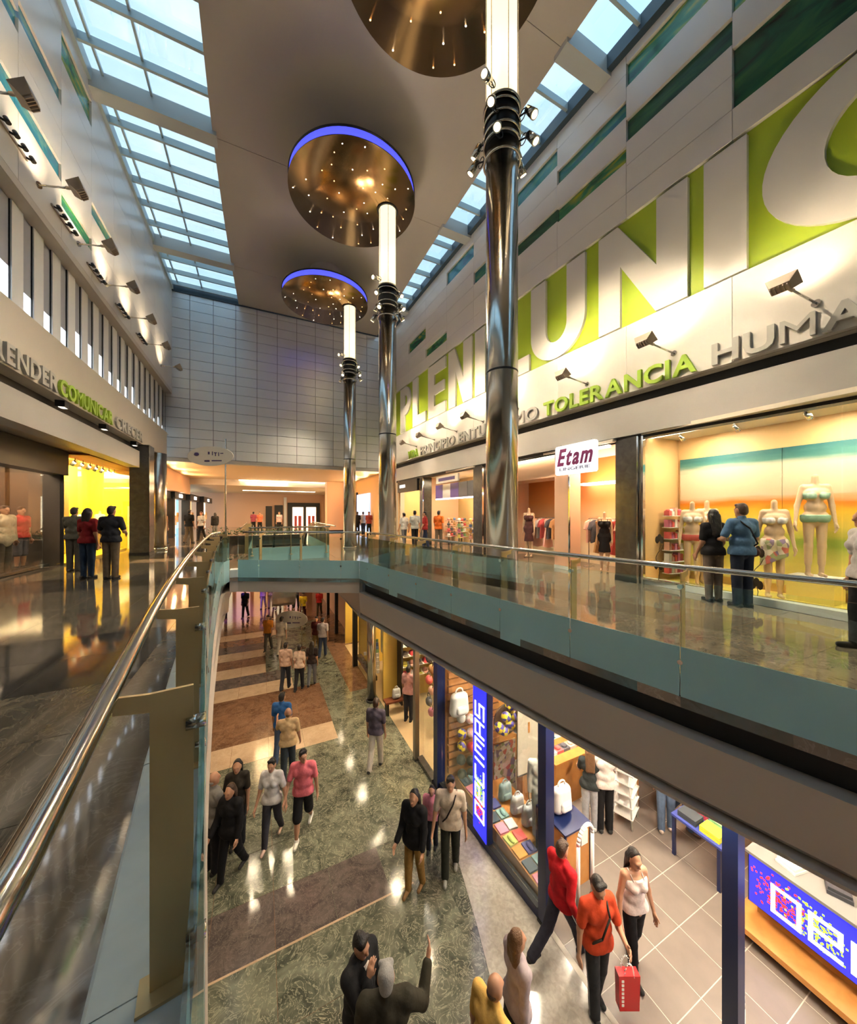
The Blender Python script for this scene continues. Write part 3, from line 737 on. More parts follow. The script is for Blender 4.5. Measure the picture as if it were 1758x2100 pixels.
p = at_z(597, 1395, Z1); p = at_d(598, 1262, 16.5); oval_sign((p.x, p.y, Z1), 1.5, .8, 1.38, -YAW, 'pale oval direction sign standing on the lower mall floor', MARKS)
# ================================================================== people: smooth bodies from blended distance fields
def polygonise(Fv, org, vx):
    """surface nets: one vertex in each cell the surface crosses"""
    S_ = Fv < 0; nx, ny, nz_ = Fv.shape
    c = [Fv[a:nx - 1 + a, b:ny - 1 + b, d:nz_ - 1 + d] for a in (0, 1) for b in (0, 1) for d in (0, 1)]
    neg = sum((q < 0).astype(np.int8) for q in c); act = (neg > 0) & (neg < 8)
    ii = np.argwhere(act)
    if len(ii) == 0: return None
    idx = np.full(act.shape, -1, np.int64); idx[act] = np.arange(len(ii))
    cv = np.stack([q[act] for q in c], 1); offs = np.array([(a, b, d) for a in (0, 1) for b in (0, 1) for d in (0, 1)], float)
    acc = np.zeros((len(ii), 3)); cnt = np.zeros(len(ii))
    for i in range(8):
        for j in range(i + 1, 8):
            if np.abs(offs[i] - offs[j]).sum() != 1: continue
            a, b = cv[:, i], cv[:, j]; m = (a < 0) != (b < 0); t = np.where(m, a / np.where(m, a - b, 1), 0)
            acc += np.where(m[:, None], offs[i] + (offs[j] - offs[i]) * t[:, None], 0); cnt += m
    V = org + (ii + acc / cnt[:, None]) * vx
    Fc = []
    for ax in range(3):
        A = np.take(S_, range(0, S_.shape[ax] - 1), ax); B = np.take(S_, range(1, S_.shape[ax]), ax); e = np.argwhere(A != B)
        o1, o2 = [q for q in range(3) if q != ax]
        e = e[(e[:, o1] > 0) & (e[:, o2] > 0) & (e[:, o1] < Fv.shape[o1] - 1) & (e[:, o2] < Fv.shape[o2] - 1)]
        if len(e) == 0: continue
        def g(d1, d2):
            q = e.copy(); q[:, o1] -= d1; q[:, o2] -= d2; return idx[q[:, 0], q[:, 1], q[:, 2]]
        quad = np.stack([g(1, 1), g(0, 1), g(0, 0), g(1, 0)], 1); ins = S_[e[:, 0], e[:, 1], e[:, 2]]
        fl = ins if ax != 1 else ~ins
        quad[~fl] = quad[~fl][:, ::-1]; Fc.append(quad)
    Q = np.concatenate(Fc); Q = Q[(Q >= 0).all(1)]
    return V, Q
def sdf(prims, vx, k=.02, cuts=(), wr=0.):
    """prims: ('c', p0, p1, r0, r1) tapered limb or ('e', centre, radii); cuts: (point, normal) keeps the side the normal points away from"""
    lo = np.full(3, 1e9); hi = -lo
    for p in prims:
        if p[0] == 'c': r = max(p[3], p[4]); lo = np.minimum(lo, np.minimum(p[1], p[2]) - r); hi = np.maximum(hi, np.maximum(p[1], p[2]) + r)
        else: lo = np.minimum(lo, np.array(p[1]) - p[2]); hi = np.maximum(hi, np.array(p[1]) + p[2])
    lo -= 2.5 * vx + .01; hi += 2.5 * vx + .01; n = np.ceil((hi - lo) / vx).astype(int) + 1
    ax = [lo[i] + np.arange(n[i]) * vx for i in range(3)]; Fv = np.full(tuple(n), .5, np.float32)
    for p in prims:
        if p[0] == 'c': r = max(p[3], p[4]); a = np.minimum(p[1], p[2]) - r; b = np.maximum(p[1], p[2]) + r
        else: a = np.array(p[1]) - p[2]; b = np.array(p[1]) + p[2]
        m = 2 * k + 2 * vx; i0 = np.maximum(0, ((a - m - lo) / vx).astype(int)); i1 = np.minimum(n, ((b + m - lo) / vx).astype(int) + 2)
        X = ax[0][i0[0]:i1[0], None, None]; Y = ax[1][None, i0[1]:i1[1], None]; Z = ax[2][None, None, i0[2]:i1[2]]
        if p[0] == 'c':
            p0 = np.array(p[1], float); d = np.array(p[2], float) - p0; L = max(1e-9, d @ d); t = np.clip(((X - p0[0]) * d[0] + (Y - p0[1]) * d[1] + (Z - p0[2]) * d[2]) / L, 0, 1)
            D = np.sqrt((X - p0[0] - d[0] * t) ** 2 + (Y - p0[1] - d[1] * t) ** 2 + (Z - p0[2] - d[2] * t) ** 2) - (p[3] + (p[4] - p[3]) * t)
        else:
            c, r = p[1], p[2]; q = np.sqrt(((X - c[0]) / r[0]) ** 2 + ((Y - c[1]) / r[1]) ** 2 + ((Z - c[2]) / r[2]) ** 2); D = (q - 1) * min(r)
        sl = (slice(i0[0], i1[0]), slice(i0[1], i1[1]), slice(i0[2], i1[2])); f = Fv[sl]
        h = np.clip(.5 + .5 * (f - D) / k, 0, 1); Fv[sl] = f * (1 - h) + D * h - k * h * (1 - h)
    X = ax[0][:, None, None]; Y = ax[1][None, :, None]; Z = ax[2][None, None, :]
    if wr: Fv += (wr * (np.sin(X * 31 + Z * 17 + np.sin(Y * 23)) * np.sin(Z * 26 + Y * 29 + np.sin(X * 19 + Z * 9)))).astype(np.float32)
    for pt, nr in cuts:
        Fv = np.maximum(Fv, ((X - pt[0]) * nr[0] + (Y - pt[1]) * nr[1] + (Z - pt[2]) * nr[2]).astype(np.float32))
    return polygonise(Fv, lo, vx)
def np_mesh(name, parts):
    V = []; Q = []; n = 0
    for r in parts:
        if r is None: continue
        V.append(r[0]); Q.append(r[1] + n); n += len(r[0])
    V = np.concatenate(V).astype(np.float32); Q = np.concatenate(Q).astype(np.int32); me = bpy.data.meshes.new(name)
    me.vertices.add(len(V)); me.vertices.foreach_set('co', V.ravel()); me.loops.add(len(Q) * 4); me.loops.foreach_set('vertex_index', Q.ravel())
    me.polygons.add(len(Q)); me.polygons.foreach_set('loop_start', np.arange(0, len(Q) * 4, 4, dtype=np.int32)); me.polygons.foreach_set('use_smooth', np.ones(len(Q), bool)); me.update(calc_edges=True)
    return me
def cm(c, rough=.8): return P('cloth_%02x%02x%02x' % tuple(int(v * 255) for v in c), c, rough, noise=(14, tuple(v * .82 for v in c), 3, .35, .7), bump=(26, .25), spec=.25)
SKIN = {'l': (.56, .31, .20), 'm': (.44, .23, .14), 'd': (.30, .15, .09), 'plastic': (.66, .47, .30)}
def skm(k): return P('skin_' + k, SKIN[k], .5, noise=(9, tuple(v * .93 for v in SKIN[k]), 2, .3, .7))
M_eye = P('eye_dark', (.02, .014, .01), .3); M_lip = P('lip', (.36, .12, .10), .5)
HAIR = {'black': (.010, .008, .007), 'brown': (.05, .024, .012), 'light': (.14, .07, .03), 'grey': (.33, .32, .30), 'red': (.10, .03, .015)}
def hm(k): return P('hair_' + k, HAIR[k], .5, bump=(60, .5))
V3 = lambda *a: np.array(a, float)
def rot(v, ax, a):
    c, s = math.cos(a), math.sin(a); x, y, z = v
    return V3(x, y * c - z * s, y * s + z * c) if ax == 'x' else V3(x * c - y * s, x * s + y * c, z) if ax == 'z' else V3(x * c + z * s, y, -x * s + z * c)

def person(loc, face, H, label, top=(.6, .6, .6), bottom=(.03, .04, .08), topk='tee', botk='long', shoe=(.03, .03, .03), hair='black', hk='short', skin='m', stride=0, arms=((0, 6, 10), (0, 6, 10)),
           lean=0, headyaw=0, headpitch=0, female=False, wide=1., vx=.012, strap=None, pouch=None, under=None, mannequin=False, trim=None, tie=None, name='person', cat='person', group=None, turn_knee=0):
    """face = heading in degrees, counter-clockwise from +X; the body is one continuous mesh, clothing and hair are its children"""
    t = thing(name, label, cat, loc, R(face - 90), group); t.scale = (.84, .86, 1) if mannequin else (.94, .96, 1)
    W_ = H * wide; ln = R(lean)
    hipz = .52 * H; piv = V3(0, 0, hipz)
    def up(v): return rot(v - piv, 'x', -ln) + piv            # tilt of everything above the hips
    legs = []
    for s in (-1, 1):
        a = R(stride * s); kb = R(max(0, -stride * s) * .9 + abs(stride) * .15 + 2); h = V3(s * .05 * W_, 0, hipz)
        k = h + .245 * H * V3(s * .01, math.sin(a), -math.cos(a)); an = k + .232 * H * V3(0, math.sin(a - kb), -math.cos(a - kb)); legs.append((h, k, an, a - kb))
    drop = min(l[2][2] for l in legs) - .043 * H
    pts = lambda v: v - V3(0, 0, drop)
    legs = [(pts(h), pts(k), pts(a), g) for h, k, a, g in legs]; piv = pts(piv)
    Z = lambda f: f * H - drop
    sw = (.098 if female else .112) * W_
    neck = up(V3(0, 0, Z(.865))); hc = up(V3(0, .012 * H, Z(.932)))
    chest = [up(V3(s * .055 * W_, .004 * H, Z(.755))) for s in (-1, 1)]; waist = [up(V3(s * (.032 if female else .046) * W_, 0, Z(.63))) for s in (-1, 1)]; sh = [up(V3(s * sw, 0, Z(.812))) for s in (-1, 1)]
    A = []
    for i, s in enumerate((-1, 1)):
        af, ao, eb = arms[i][:3]; tw = arms[i][3] if len(arms[i]) > 3 else 0
        d1 = V3(s * math.sin(R(ao)), math.sin(R(af)) * math.cos(R(ao)), -math.cos(R(af)) * math.cos(R(ao))); a2 = af + eb
        d2 = V3(s * math.sin(R(ao * .6 - tw)), math.sin(R(a2)) * math.cos(R(ao * .6 - tw)), -math.cos(R(a2)) * math.cos(R(ao * .6 - tw)))
        d1, d2 = rot(d1, 'x', -ln), rot(d2, 'x', -ln); e = sh[i] + d1 * .172 * H; w = e + d2 * .148 * H; A.append((sh[i], e, w, d2, s))
    # --- body
    body = [('c', neck - V3(0, 0, .05 * H), hc - V3(0, .012 * H, .02 * H), .030 * H, .028 * H), ('c', chest[0], chest[1], .058 * H, .058 * H), ('c', waist[0], waist[1], .056 * H, .056 * H), ('c', (chest[0] + chest[1]) / 2, (waist[0] + waist[1]) / 2, .062 * H, .058 * H),
            ('c', legs[0][0] + V3(0, 0, .02 * H), legs[1][0] + V3(0, 0, .02 * H), .06 * H, .06 * H), ('c', (waist[0] + waist[1]) / 2, piv, .06 * H, .062 * H), ('c', sh[0] * .9 + neck * .1, sh[1] * .9 + neck * .1, .030 * H, .030 * H)]
    if female: body += [('e', up(V3(s * .045 * W_, .052 * H, Z(.735))), V3(.036, .036, .036) * H) for s in (-1, 1)]
    if not mannequin:
        hp = lambda x, y, z: hc + rot(rot(V3(x, y, z) * H, 'x', -R(headpitch)), 'z', R(headyaw))
        body += [('e', hp(0, -.006, .012), V3(.043, .053, .055) * H), ('e', hp(0, .012, -.028), V3(.034, .038, .042) * H), ('c', hp(0, .047, .0), hp(0, .060, -.014), .006 * H, .010 * H), ('c', hp(-.02, .046, .010), hp(.02, .046, .010), .007 * H, .007 * H), ('e', hp(0, .036, -.055), V3(.014, .012, .012) * H)]
        body += [('e', hp(s * .044, -.004, -.006), V3(.007, .013, .018) * H) for s in (-1, 1)]
    for h, k, an, g in legs:
        body += [('c', h, k, .048 * H, .034 * H), ('c', k, k * .35 + an * .65, .034 * H, .029 * H), ('c', k, an, .028 * H, .021 * H)]
        fd = V3(0, math.cos(g * .4), math.sin(g * .4) * .6); fo = an + V3(0, 0, -.028 * H); body += [('c', fo - fd * .025 * H, fo + fd * .09 * H, .020 * H, .015 * H)]
    for s0, e, w, d2, s in A: body += [('c', s0, e, .029 * H, .023 * H), ('c', e, w, .023 * H, .015 * H)]
    parts = [sdf(body, vx, .03)]
    for s0, e, w, d2, s in A:                                    # hands: palm, four fingers, thumb
        pa = w + d2 * .045 * H; side = np.cross(d2, V3(s, 0, 0)); side /= max(1e-6, np.linalg.norm(side)); side = side if side[1] >= 0 or abs(side[1]) < .3 else -side
        cu = np.cross(d2, side); cu /= np.linalg.norm(cu); cu = cu if cu[0] * s < 0 else -cu
        hd = [('c', w - d2 * .01, pa + side * .012 * H, .013 * H, .014 * H), ('c', w, pa - side * .012 * H, .013 * H, .013 * H), ('c', pa + side * .014 * H, pa - side * .014 * H, .012 * H, .011 * H)]
        for q, ll in ((.019, .040), (.0065, .046), (-.0065, .043), (-.019, .034)):
            b = pa + side * q * H + d2 * .006 * H; m_ = b + d2 * ll * .6 * H + cu * .006 * H; hd += [('c', b, m_, .0062 * H, .0058 * H), ('c', m_, m_ + (d2 * .75 + cu * .6) * ll * .55 * H, .0056 * H, .0046 * H)]
        b = w + d2 * .018 * H + side * .012 * H; m_ = b + (side * .75 + d2 * .65) * .028 * H; hd += [('c', b, m_, .0085 * H, .007 * H), ('c', m_, m_ + (d2 * .9 + side * .3) * .024 * H, .0068 * H, .0055 * H)]
        parts.append(sdf(hd, min(.0085, vx), .004))
    me = np_mesh('body', parts); o = link('body', me, [skm('plastic' if mannequin else skin), M_eye, M_lip], t)
    if not mannequin and vx < .02:
        ce_ = np.empty(len(me.polygons) * 3, np.float32); me.polygons.foreach_get('center', ce_); ce_ = ce_.reshape(-1, 3); mi = np.zeros(len(ce_), np.int32)
        for s in (-1, 1): mi[np.linalg.norm((ce_ - hp(s * .017, .045, .001)) * (1, 1, 1.5), axis=1) < .0085 * H] = 1
        mi[np.linalg.norm((ce_ - hp(0, .048, -.034)) * (.6, 1, 2.2), axis=1) < .010 * H] = 2
        me.polygons.foreach_set('material_index', mi)
    # --- clothes
    def cloth(nm, pr, col, cuts=(), k=.024, wr=.0022, mat=None):
        r = sdf(pr, vx, k, cuts, wr * (1 if vx < .02 else 0))
        if r is not None: return link(nm, np_mesh(nm, [r]), mat or cm(col), t)
    zd = rot(V3(0, 0, 1), 'x', -ln)
    if botk in ('long', 'shorts', 'capri'):
        pr = [('c', legs[0][0] + V3(0, 0, .02 * H), legs[1][0] + V3(0, 0, .02 * H), .063 * H, .063 * H), ('c', (waist[0] + waist[1]) / 2, piv, .062 * H, .064 * H)]
        cuts = [(up(V3(0, 0, Z(.60))), zd)]
        for h, k, an, g in legs:
            r1, r2 = (.046, .034 if female else .040) if botk != 'shorts' else (.056, .05)
            pr += [('c', h, k, .058 * H, r1 * H)]
            if botk == 'long': pr += [('c', k, an + V3(0, 0, -.012 * H), r1 * H * .98, r2 * H)]
            elif botk == 'capri': pr += [('c', k, k * .4 + an * .6, r1 * H * .95, r2 * H)]
            else: pr += [('c', k, k + (an - k) * .08, r1 * H, r1 * H)]
        if botk == 'long': cuts.append((V3(0, 0, .018 * H), V3(0, 0, -1)))
        cloth('shorts' if botk == 'shorts' else 'trousers', pr, bottom, cuts, k=.012)
        if trim:
            for i_, (h, k, an, g) in enumerate(legs):
                s = (-1, 1)[i_]; m = MB().tube(h + V3(s * .062 * H, 0, -.03 * H), k + V3(s * .047 * H, 0, 0), .006, n=6).tube(k + V3(s * .047 * H, 0, 0), an + V3(s * .039 * H, 0, 0), .006, n=6); m.build('side_stripe', cm(trim), t)
    elif botk == 'bikini':
        cloth('bikini_bottom', [('c', legs[0][0] + V3(0, 0, .02 * H), legs[1][0] + V3(0, 0, .02 * H), .071 * H, .071 * H)], bottom, [(V3(0, 0, Z(.565)), V3(0, 0, 1)), (V3(0, 0, Z(.495)), V3(0, 0, -1))], wr=0)
    elif botk == 'sarong':
        cloth('sarong', [('c', legs[0][0], legs[1][0], .07 * H, .07 * H), ('c', legs[0][0], legs[0][1], .066 * H, .07 * H), ('c', legs[1][0], legs[1][1], .066 * H, .07 * H)], bottom, [(V3(0, 0, Z(.565)), V3(0, 0, 1)), (V3(.1, 0, Z(.33)), V3(-.45, 0, -1))], k=.06, mat=M_tow)
    elif botk == 'skirt':
        cloth('skirt', [('c', legs[0][0], legs[1][0], .068 * H, .068 * H), ('c', piv, piv - V3(0, 0, .2 * H), .075 * H, .105 * H)], bottom, [(V3(0, 0, Z(.60)), V3(0, 0, 1)), (V3(0, 0, Z(.30)), V3(0, 0, -1))], k=.05)
    if topk:
        ex = {'jacket': .012, 'coat': .014}.get(topk, .004) * H; hem = {'tank': .535, 'jacket': .47, 'coat': .40, 'tee': .505, 'long': .505, 'bikini': .70}[topk]
        cr = .066 if not female else .060
        pr = [('c', chest[0], chest[1], cr * H + ex, cr * H + ex), ('c', (chest[0] + chest[1]) / 2 + V3(0, 0, .02 * H), (waist[0] + waist[1]) / 2, (.074 if not female else .066) * H + ex, (.070 if not female else .058) * H + ex), ('c', waist[0], waist[1], (.064 if not female else .056) * H + ex, (.064 if not female else .056) * H + ex),
              ('c', (waist[0] + waist[1]) / 2, piv - V3(0, 0, .04 * H), (.070 if not female else .064) * H + ex, .075 * H + ex), ('c', legs[0][0] + V3(0, 0, .02 * H), legs[1][0] + V3(0, 0, .02 * H), .071 * H + ex, .071 * H + ex), ('c', legs[0][0], legs[1][0], .071 * H + ex, .071 * H + ex)]
        if female: pr += [('e', up(V3(s * .045 * W_, .054 * H, Z(.735))), V3(.039, .039, .039) * H) for s in (-1, 1)]
        cuts = [(up(V3(0, 0, Z(hem))), -zd)]
        if topk == 'tank': cuts.append((up(V3(0, 0, Z(.795))), zd))
        elif topk == 'bikini': pr = pr[-2:] + [('c', chest[0], chest[1], .062 * H, .062 * H)]; cuts = [(up(V3(0, 0, Z(.71))), -zd), (up(V3(0, 0, Z(.765))), zd)]
        else:
            pr += [('c', sh[0] * .92 + neck * .08, sh[1] * .92 + neck * .08, .038 * H + ex, .038 * H + ex), ('c', neck - V3(0, 0, .03 * H), neck - V3(0, 0, .005 * H), .04 * H, .036 * H)]
            for s0, e, w, d2, s in A:
                if topk == 'tee': pr += [('c', s0, s0 + (e - s0) * .72, .040 * H, .037 * H)]
                else: pr += [('c', s0, e, .038 * H + ex, .031 * H + ex * .6), ('c', e, e + (w - e) * .90, .031 * H + ex * .6, .023 * H + ex * .6)]
        cloth({'jacket': 'jacket', 'coat': 'coat', 'bikini': 'bikini_top', 'tank': 'vest_top'}.get(topk, 'shirt'), pr, top, cuts, wr=.0028 if topk != 'bikini' else 0)
        if topk == 'tank':
            for s in (-1, 1):
                MB().tube(up(V3(s * .05 * W_, .058 * H, Z(.79))), up(V3(s * .06 * W_, .0, Z(.852))), .009, n=6).tube(up(V3(s * .06 * W_, .0, Z(.852))), up(V3(s * .05 * W_, -.055 * H, Z(.79))), .009, n=6).build('shoulder_strap', cm(top), t)
        if topk in ('jacket', 'coat') and under:
            y0 = .078 * H + ex; m = MB(); a, b, c_ = up(V3(-.022 * H, .05 * H, Z(.842))), up(V3(.022 * H, .05 * H, Z(.842))), up(V3(0, y0 + .012 * H, Z(.68)))
            m.add([a, b, c_, a + V3(0, .03, 0), b + V3(0, .03, 0), c_ + V3(0, .012, 0)], [(0, 1, 2), (3, 5, 4), (0, 3, 4, 1), (1, 4, 5, 2), (2, 5, 3, 0)]); m.build('shirt_front', cm(under), t)
            if tie: MB().tube(up(V3(0, .088 * H, Z(.83))), up(V3(0, y0 + .02 * H, Z(.69))), .012, .022, 6).build('tie', cm(tie), t)
    for h, k, an, g in legs:
        if mannequin: continue
        fd = V3(0, math.cos(g * .4), math.sin(g * .4) * .6); fo = an + V3(0, 0, -.026 * H)
        cloth('shoe', [('c', fo - fd * .028 * H, fo + fd * .092 * H, .026 * H, .019 * H), ('c', an, fo - fd * .01 * H, .026 * H, .027 * H)], shoe, [(fo + V3(0, 0, -.020 * H), V3(0, 0, -1)), (an + V3(0, 0, .015 * H), V3(0, 0, 1))], k=.012, wr=0)
    # --- hair
    if hair and not mannequin and hk != 'bald':
        nrm = rot(rot(V3(0, .62, -.78), 'x', -R(headpitch)), 'z', R(headyaw))
        if hk == 'bunlong': hk_ = 'long'
        if hk == 'short': cloth('hair', [('e', hp(0, -.011, .017), V3(.048, .055, .056) * H), ('c', hp(-.03, .02, .052), hp(.03, .02, .052), .016 * H, .016 * H), ('e', hp(0, -.03, -.012), V3(.041, .036, .04) * H)], None, [(hp(0, .014, -.004), nrm)], .012, .003, hm(hair))
        elif hk == 'fringe': cloth('hair', [('e', hp(0, -.011, .0), V3(.041, .055, .052) * H)], None, [(hp(0, -.012, -.012), rot(V3(0, .25, .95), 'z', R(headyaw))), (hp(0, -.005, 0), rot(V3(0, 1, 0), 'z', R(headyaw)))], .012, .002, hm(hair))
        else:
            l_ = {'bob': .09, 'long': .19, 'bun': .0}.get(hk, .19); pr = [('e', hp(0, -.012, .018), V3(.050, .057, .057) * H), ('e', hp(0, -.028, -.01), V3(.045, .04, .045) * H)]
            if l_: pr += [('c', hp(s * .024, -.034, -.01), hp(s * .03, -.04, -.01) - V3(0, .02 * H * (l_ > .1), l_ * H), .036 * H, .030 * H) for s in (-1, 0, 1)]
            if l_ > .1: pr += [('c', hp(s * .044, -.01, .0), hp(s * .048, .0, -.02) - V3(0, -.0, .10 * H), .014 * H, .016 * H) for s in (-1, 1)]
            if hk == 'bun': pr += [('e', hp(0, -.045, .055), V3(.028, .028, .026) * H)]
            nr2 = rot(rot(V3(0, .93, -.30), 'x', -R(headpitch)), 'z', R(headyaw))
            cloth('hair', pr, None, [(hp(0, .004, .010), nr2)] if l_ else [(hp(0, .014, -.004), nrm)], .014, .003, hm(hair))
    if strap:
        m = MB(); y0 = .104 * H; L_ = [up(V3(-.07 * H, 0, Z(.855))), up(V3(-.03 * H, y0, Z(.79))), up(V3(.04 * H, y0 + .004 * H, Z(.66))), up(V3(.095 * H, .03 * H, Z(.545))), up(V3(.06 * H, -y0, Z(.62))), up(V3(-.02 * H, -y0, Z(.76))), up(V3(-.07 * H, -.01 * H, Z(.855)))]
        for a, b in zip(L_[:-1], L_[1:]): m.tube(a, b, .014, n=6)
        m.build('bag_strap', cm(strap), t)
        if pouch: MB().ball(up(V3(.115 * H, -.02 * H, Z(.53))), .1, 12, 8, (.45, 1.1, .8)).build('shoulder_bag', cm(pouch), t)
    return t
# ================================================================== shops: helpers
def zramp(key, stops, z0, z1, emit=0., noise=.0, rough=.5):
    """flat print whose colour bands run along its height"""
    if key in MATS: return MATS[key]
    m = bpy.data.materials.new(key); m.use_nodes = True; n = m.node_tree; b = n.nodes['Principled BSDF']; L = n.links
    g = n.nodes.new('ShaderNodeNewGeometry'); s = n.nodes.new('ShaderNodeSeparateXYZ'); mr = n.nodes.new('ShaderNodeMapRange'); mr.inputs[1].default_value = z0; mr.inputs[2].default_value = z1
    r = n.nodes.new('ShaderNodeValToRGB'); L.new(g.outputs['Position'], s.inputs[0])
    if noise:
        mp = n.nodes.new('ShaderNodeMapping'); mp.inputs['Scale'].default_value = (.5, .5, 5); x = n.nodes.new('ShaderNodeTexNoise'); x.inputs['Scale'].default_value = 1.2; x.inputs['Detail'].default_value = 3
        a = n.nodes.new('ShaderNodeMath'); a.operation = 'MULTIPLY_ADD'; a.inputs[1].default_value = noise; L.new(g.outputs['Position'], mp.inputs['Vector']); L.new(mp.outputs[0], x.inputs['Vector']); L.new(x.outputs['Fac'], a.inputs[0]); L.new(s.outputs[2], a.inputs[2]); L.new(a.outputs[0], mr.inputs[0])
    else: L.new(s.outputs[2], mr.inputs[0])
    el = r.color_ramp.elements
    el[0].position = stops[0][0]; el[0].color = (*stops[0][1], 1); el[1].position = stops[-1][0]; el[1].color = (*stops[-1][1], 1)
    for p, c in stops[1:-1]: e = el.new(p); e.color = (*c, 1)
    L.new(mr.outputs[0], r.inputs[0]); L.new(r.outputs[0], b.inputs['Base Color']); b.inputs['Roughness'].default_value = rough
    if emit: L.new(r.outputs[0], b.inputs['Emission Color']); b.inputs['Emission Strength'].default_value = emit
    MATS[key] = m
    return m
M_apricot = P('apricot_wall', (.74, .48, .22), .5); M_yel = P('yellow_wall', (.80, .56, .03), .5); M_yel2 = P('mustard_wall', (.62, .42, .08), .5)
M_peach = P('peach_wall', (.74, .46, .30), .5); M_shopc = P('shop_ceiling', (.80, .72, .58), .6); M_ceilredd = P('red_brown_ceiling', (.22, .06, .02), .5)
M_strip = emis('light_strip', (1, .86, .62), 4.0); M_stripw = emis('white_light_strip', (1, .94, .86), 3.5)
M_purple = P('purple_fascia', (.06, .04, .20), .4)
M_beach = zramp('beach_print', [(0, (.80, .70, .25)), (.20, (.82, .70, .14)), (.36, (.30, .42, .06)), (.46, (.76, .60, .10)), (.57, (.84, .52, .04)), (.64, (.80, .24, .015)), (.69, (.74, .60, .40)), (.90, (.70, .62, .46)), (.955, (.08, .24, .21)), (1, (.03, .15, .16))], .22, 2.98, noise=.28)
M_orangeg = zramp('orange_gradient', [(0, (.78, .62, .40)), (.45, (.85, .62, .36)), (.75, (.90, .36, .10)), (1, (.80, .26, .06))], 0, 2.7, .0)
SHADES = [(.75, .72, .68), (.70, .12, .12), (.10, .10, .12), (.80, .45, .35), (.55, .30, .12), (.20, .30, .55), (.85, .75, .25), (.65, .2, .35), (.3, .5, .25)]
def clothm(i): return P('garment_%d' % i, SHADES[i % len(SHADES)], .8, bump=(30, .2))
GARM = {}
def garment(kind, mat, parent=None, loc=(0, 0, 0), rz=0, label=None, group=None):
    """a hanging shirt: shoulders, sleeves and a wavy hem; origin at the hook"""
    k = (kind, mat.name)
    if k not in GARM:
        o = [(-.05, -.08), (-.22, -.15), (-.30, -.36), (-.22, -.39), (-.18, -.28), (-.19, -.74), (-.08, -.77), (.05, -.74), (.19, -.77), (.18, -.28), (.22, -.39), (.30, -.36), (.22, -.15), (.05, -.08), (0, -.11)]
        if kind == 'dress': o = [(-.06, -.08), (-.18, -.13), (-.15, -.35), (-.13, -.45), (-.24, -1.05), (0, -1.08), (.24, -1.03), (.13, -.45), (.15, -.35), (.18, -.13), (.06, -.08), (0, -.14)]
        v, f = fill_loops([o]); me = solid_flat(v, f, lambda u, q, d: (d + .012 * math.sin(u * 30), u, q), -.03, .03, 'garment'); me.materials.append(mat); GARM[k] = me
    o = bpy.data.objects.new('hanging_garment', GARM[k]); COL.objects.link(o); o.location = loc; o.rotation_euler = (0, 0, rz)
    if parent is not None: o.parent = parent
    if label: tag(o, label, 'garment', group)
    return o
def rack(loc, w, rz, label):
    t = thing('clothes_rack', label, 'rack', loc, rz)
    MB().tube((-w / 2, 0, 1.45), (w / 2, 0, 1.45), .014, n=8).build('rail', M_chrome, t)
    for s in (-1, 1):
        MB().tube((s * w / 2, 0, 0), (s * w / 2, 0, 1.45), .014, n=8).build('upright', M_chrome, t)
        MB().tube((s * w / 2, -.22, .02), (s * w / 2, .22, .02), .014, n=8).build('foot', M_chrome, t)
    return t

# ---- right upper gallery: boutique with beach print window
RY1 = 5.12
s1 = structure('wall_boutique', 'apricot display walls of the beachwear window')
box('back_wall', M_apricot, s1, 9.34, 9.45, -3, RY1 + .1, 0, 3.5)
box('side_wall', M_apricot, s1, 8.05, 9.4, RY1, RY1 + .06, 0, 3.5)
box('display_ceiling', M_shopc, s1, 7.9, 9.4, -3, RY1, 3.42, 3.5)
box('display_floor', P('yellow_display_floor', (.84, .66, .12), .4), s1, 8.12, 9.4, -3, RY1, .0, .05)
box('sill', M_kerb, s1, 7.96, 8.16, -3, RY1, .0, .13)
bp = thing('beach_backdrop', 'printed beach backdrop with teal and orange bands behind the mannequins', 'backdrop', (9.3, 1.5, .32))
for k in range(4): box('print_panel', M_beach, bp, -.03, .02, -3.9 + 1.86 * k + .004, -3.9 + 1.86 * (k + 1) - .004, -.1, 2.6)
w4 = structure('window_4', 'large clear boutique window on the right gallery')
for a, b in ((-3, -.9), (-.88, 2.1), (2.12, 5.1)): wbox('pane', G_shop, w4, a, b, .13, 3.36, .10, .112)
for y in (5.11,): wbox('frame', M_chrome, w4, y - .03, y + .02, 0, 3.4, .06, .14, 1)
wbox('foot_frame', M_chrome, w4, -3, 5.1, .10, .14, .06, .14, 8)
for k in range(7):
    y = 4.6 - 1.0 * k; b = MB().tube((8.45, y, 3.36), (8.45, y, 3.42), .02, n=8); b.tube((8.45, y, 3.37), (8.55, y - .03, 3.26), .04, .05, 10); o = b.build('display_spot', M_chrome); o.parent = s1
for k in range(4): box('light_strip', M_strip, s1, 8.2, 8.32, -2.6 + 2 * k, -.8 + 2 * k, 3.38, 3.42)
for k in range(4): lamp('AREA', (8.55, 4.2 - 1.9 * k, 3.34), 27, (1, .86, .62), .5, (8.9, 4.2 - 1.9 * k, 0), name='window_lamp')
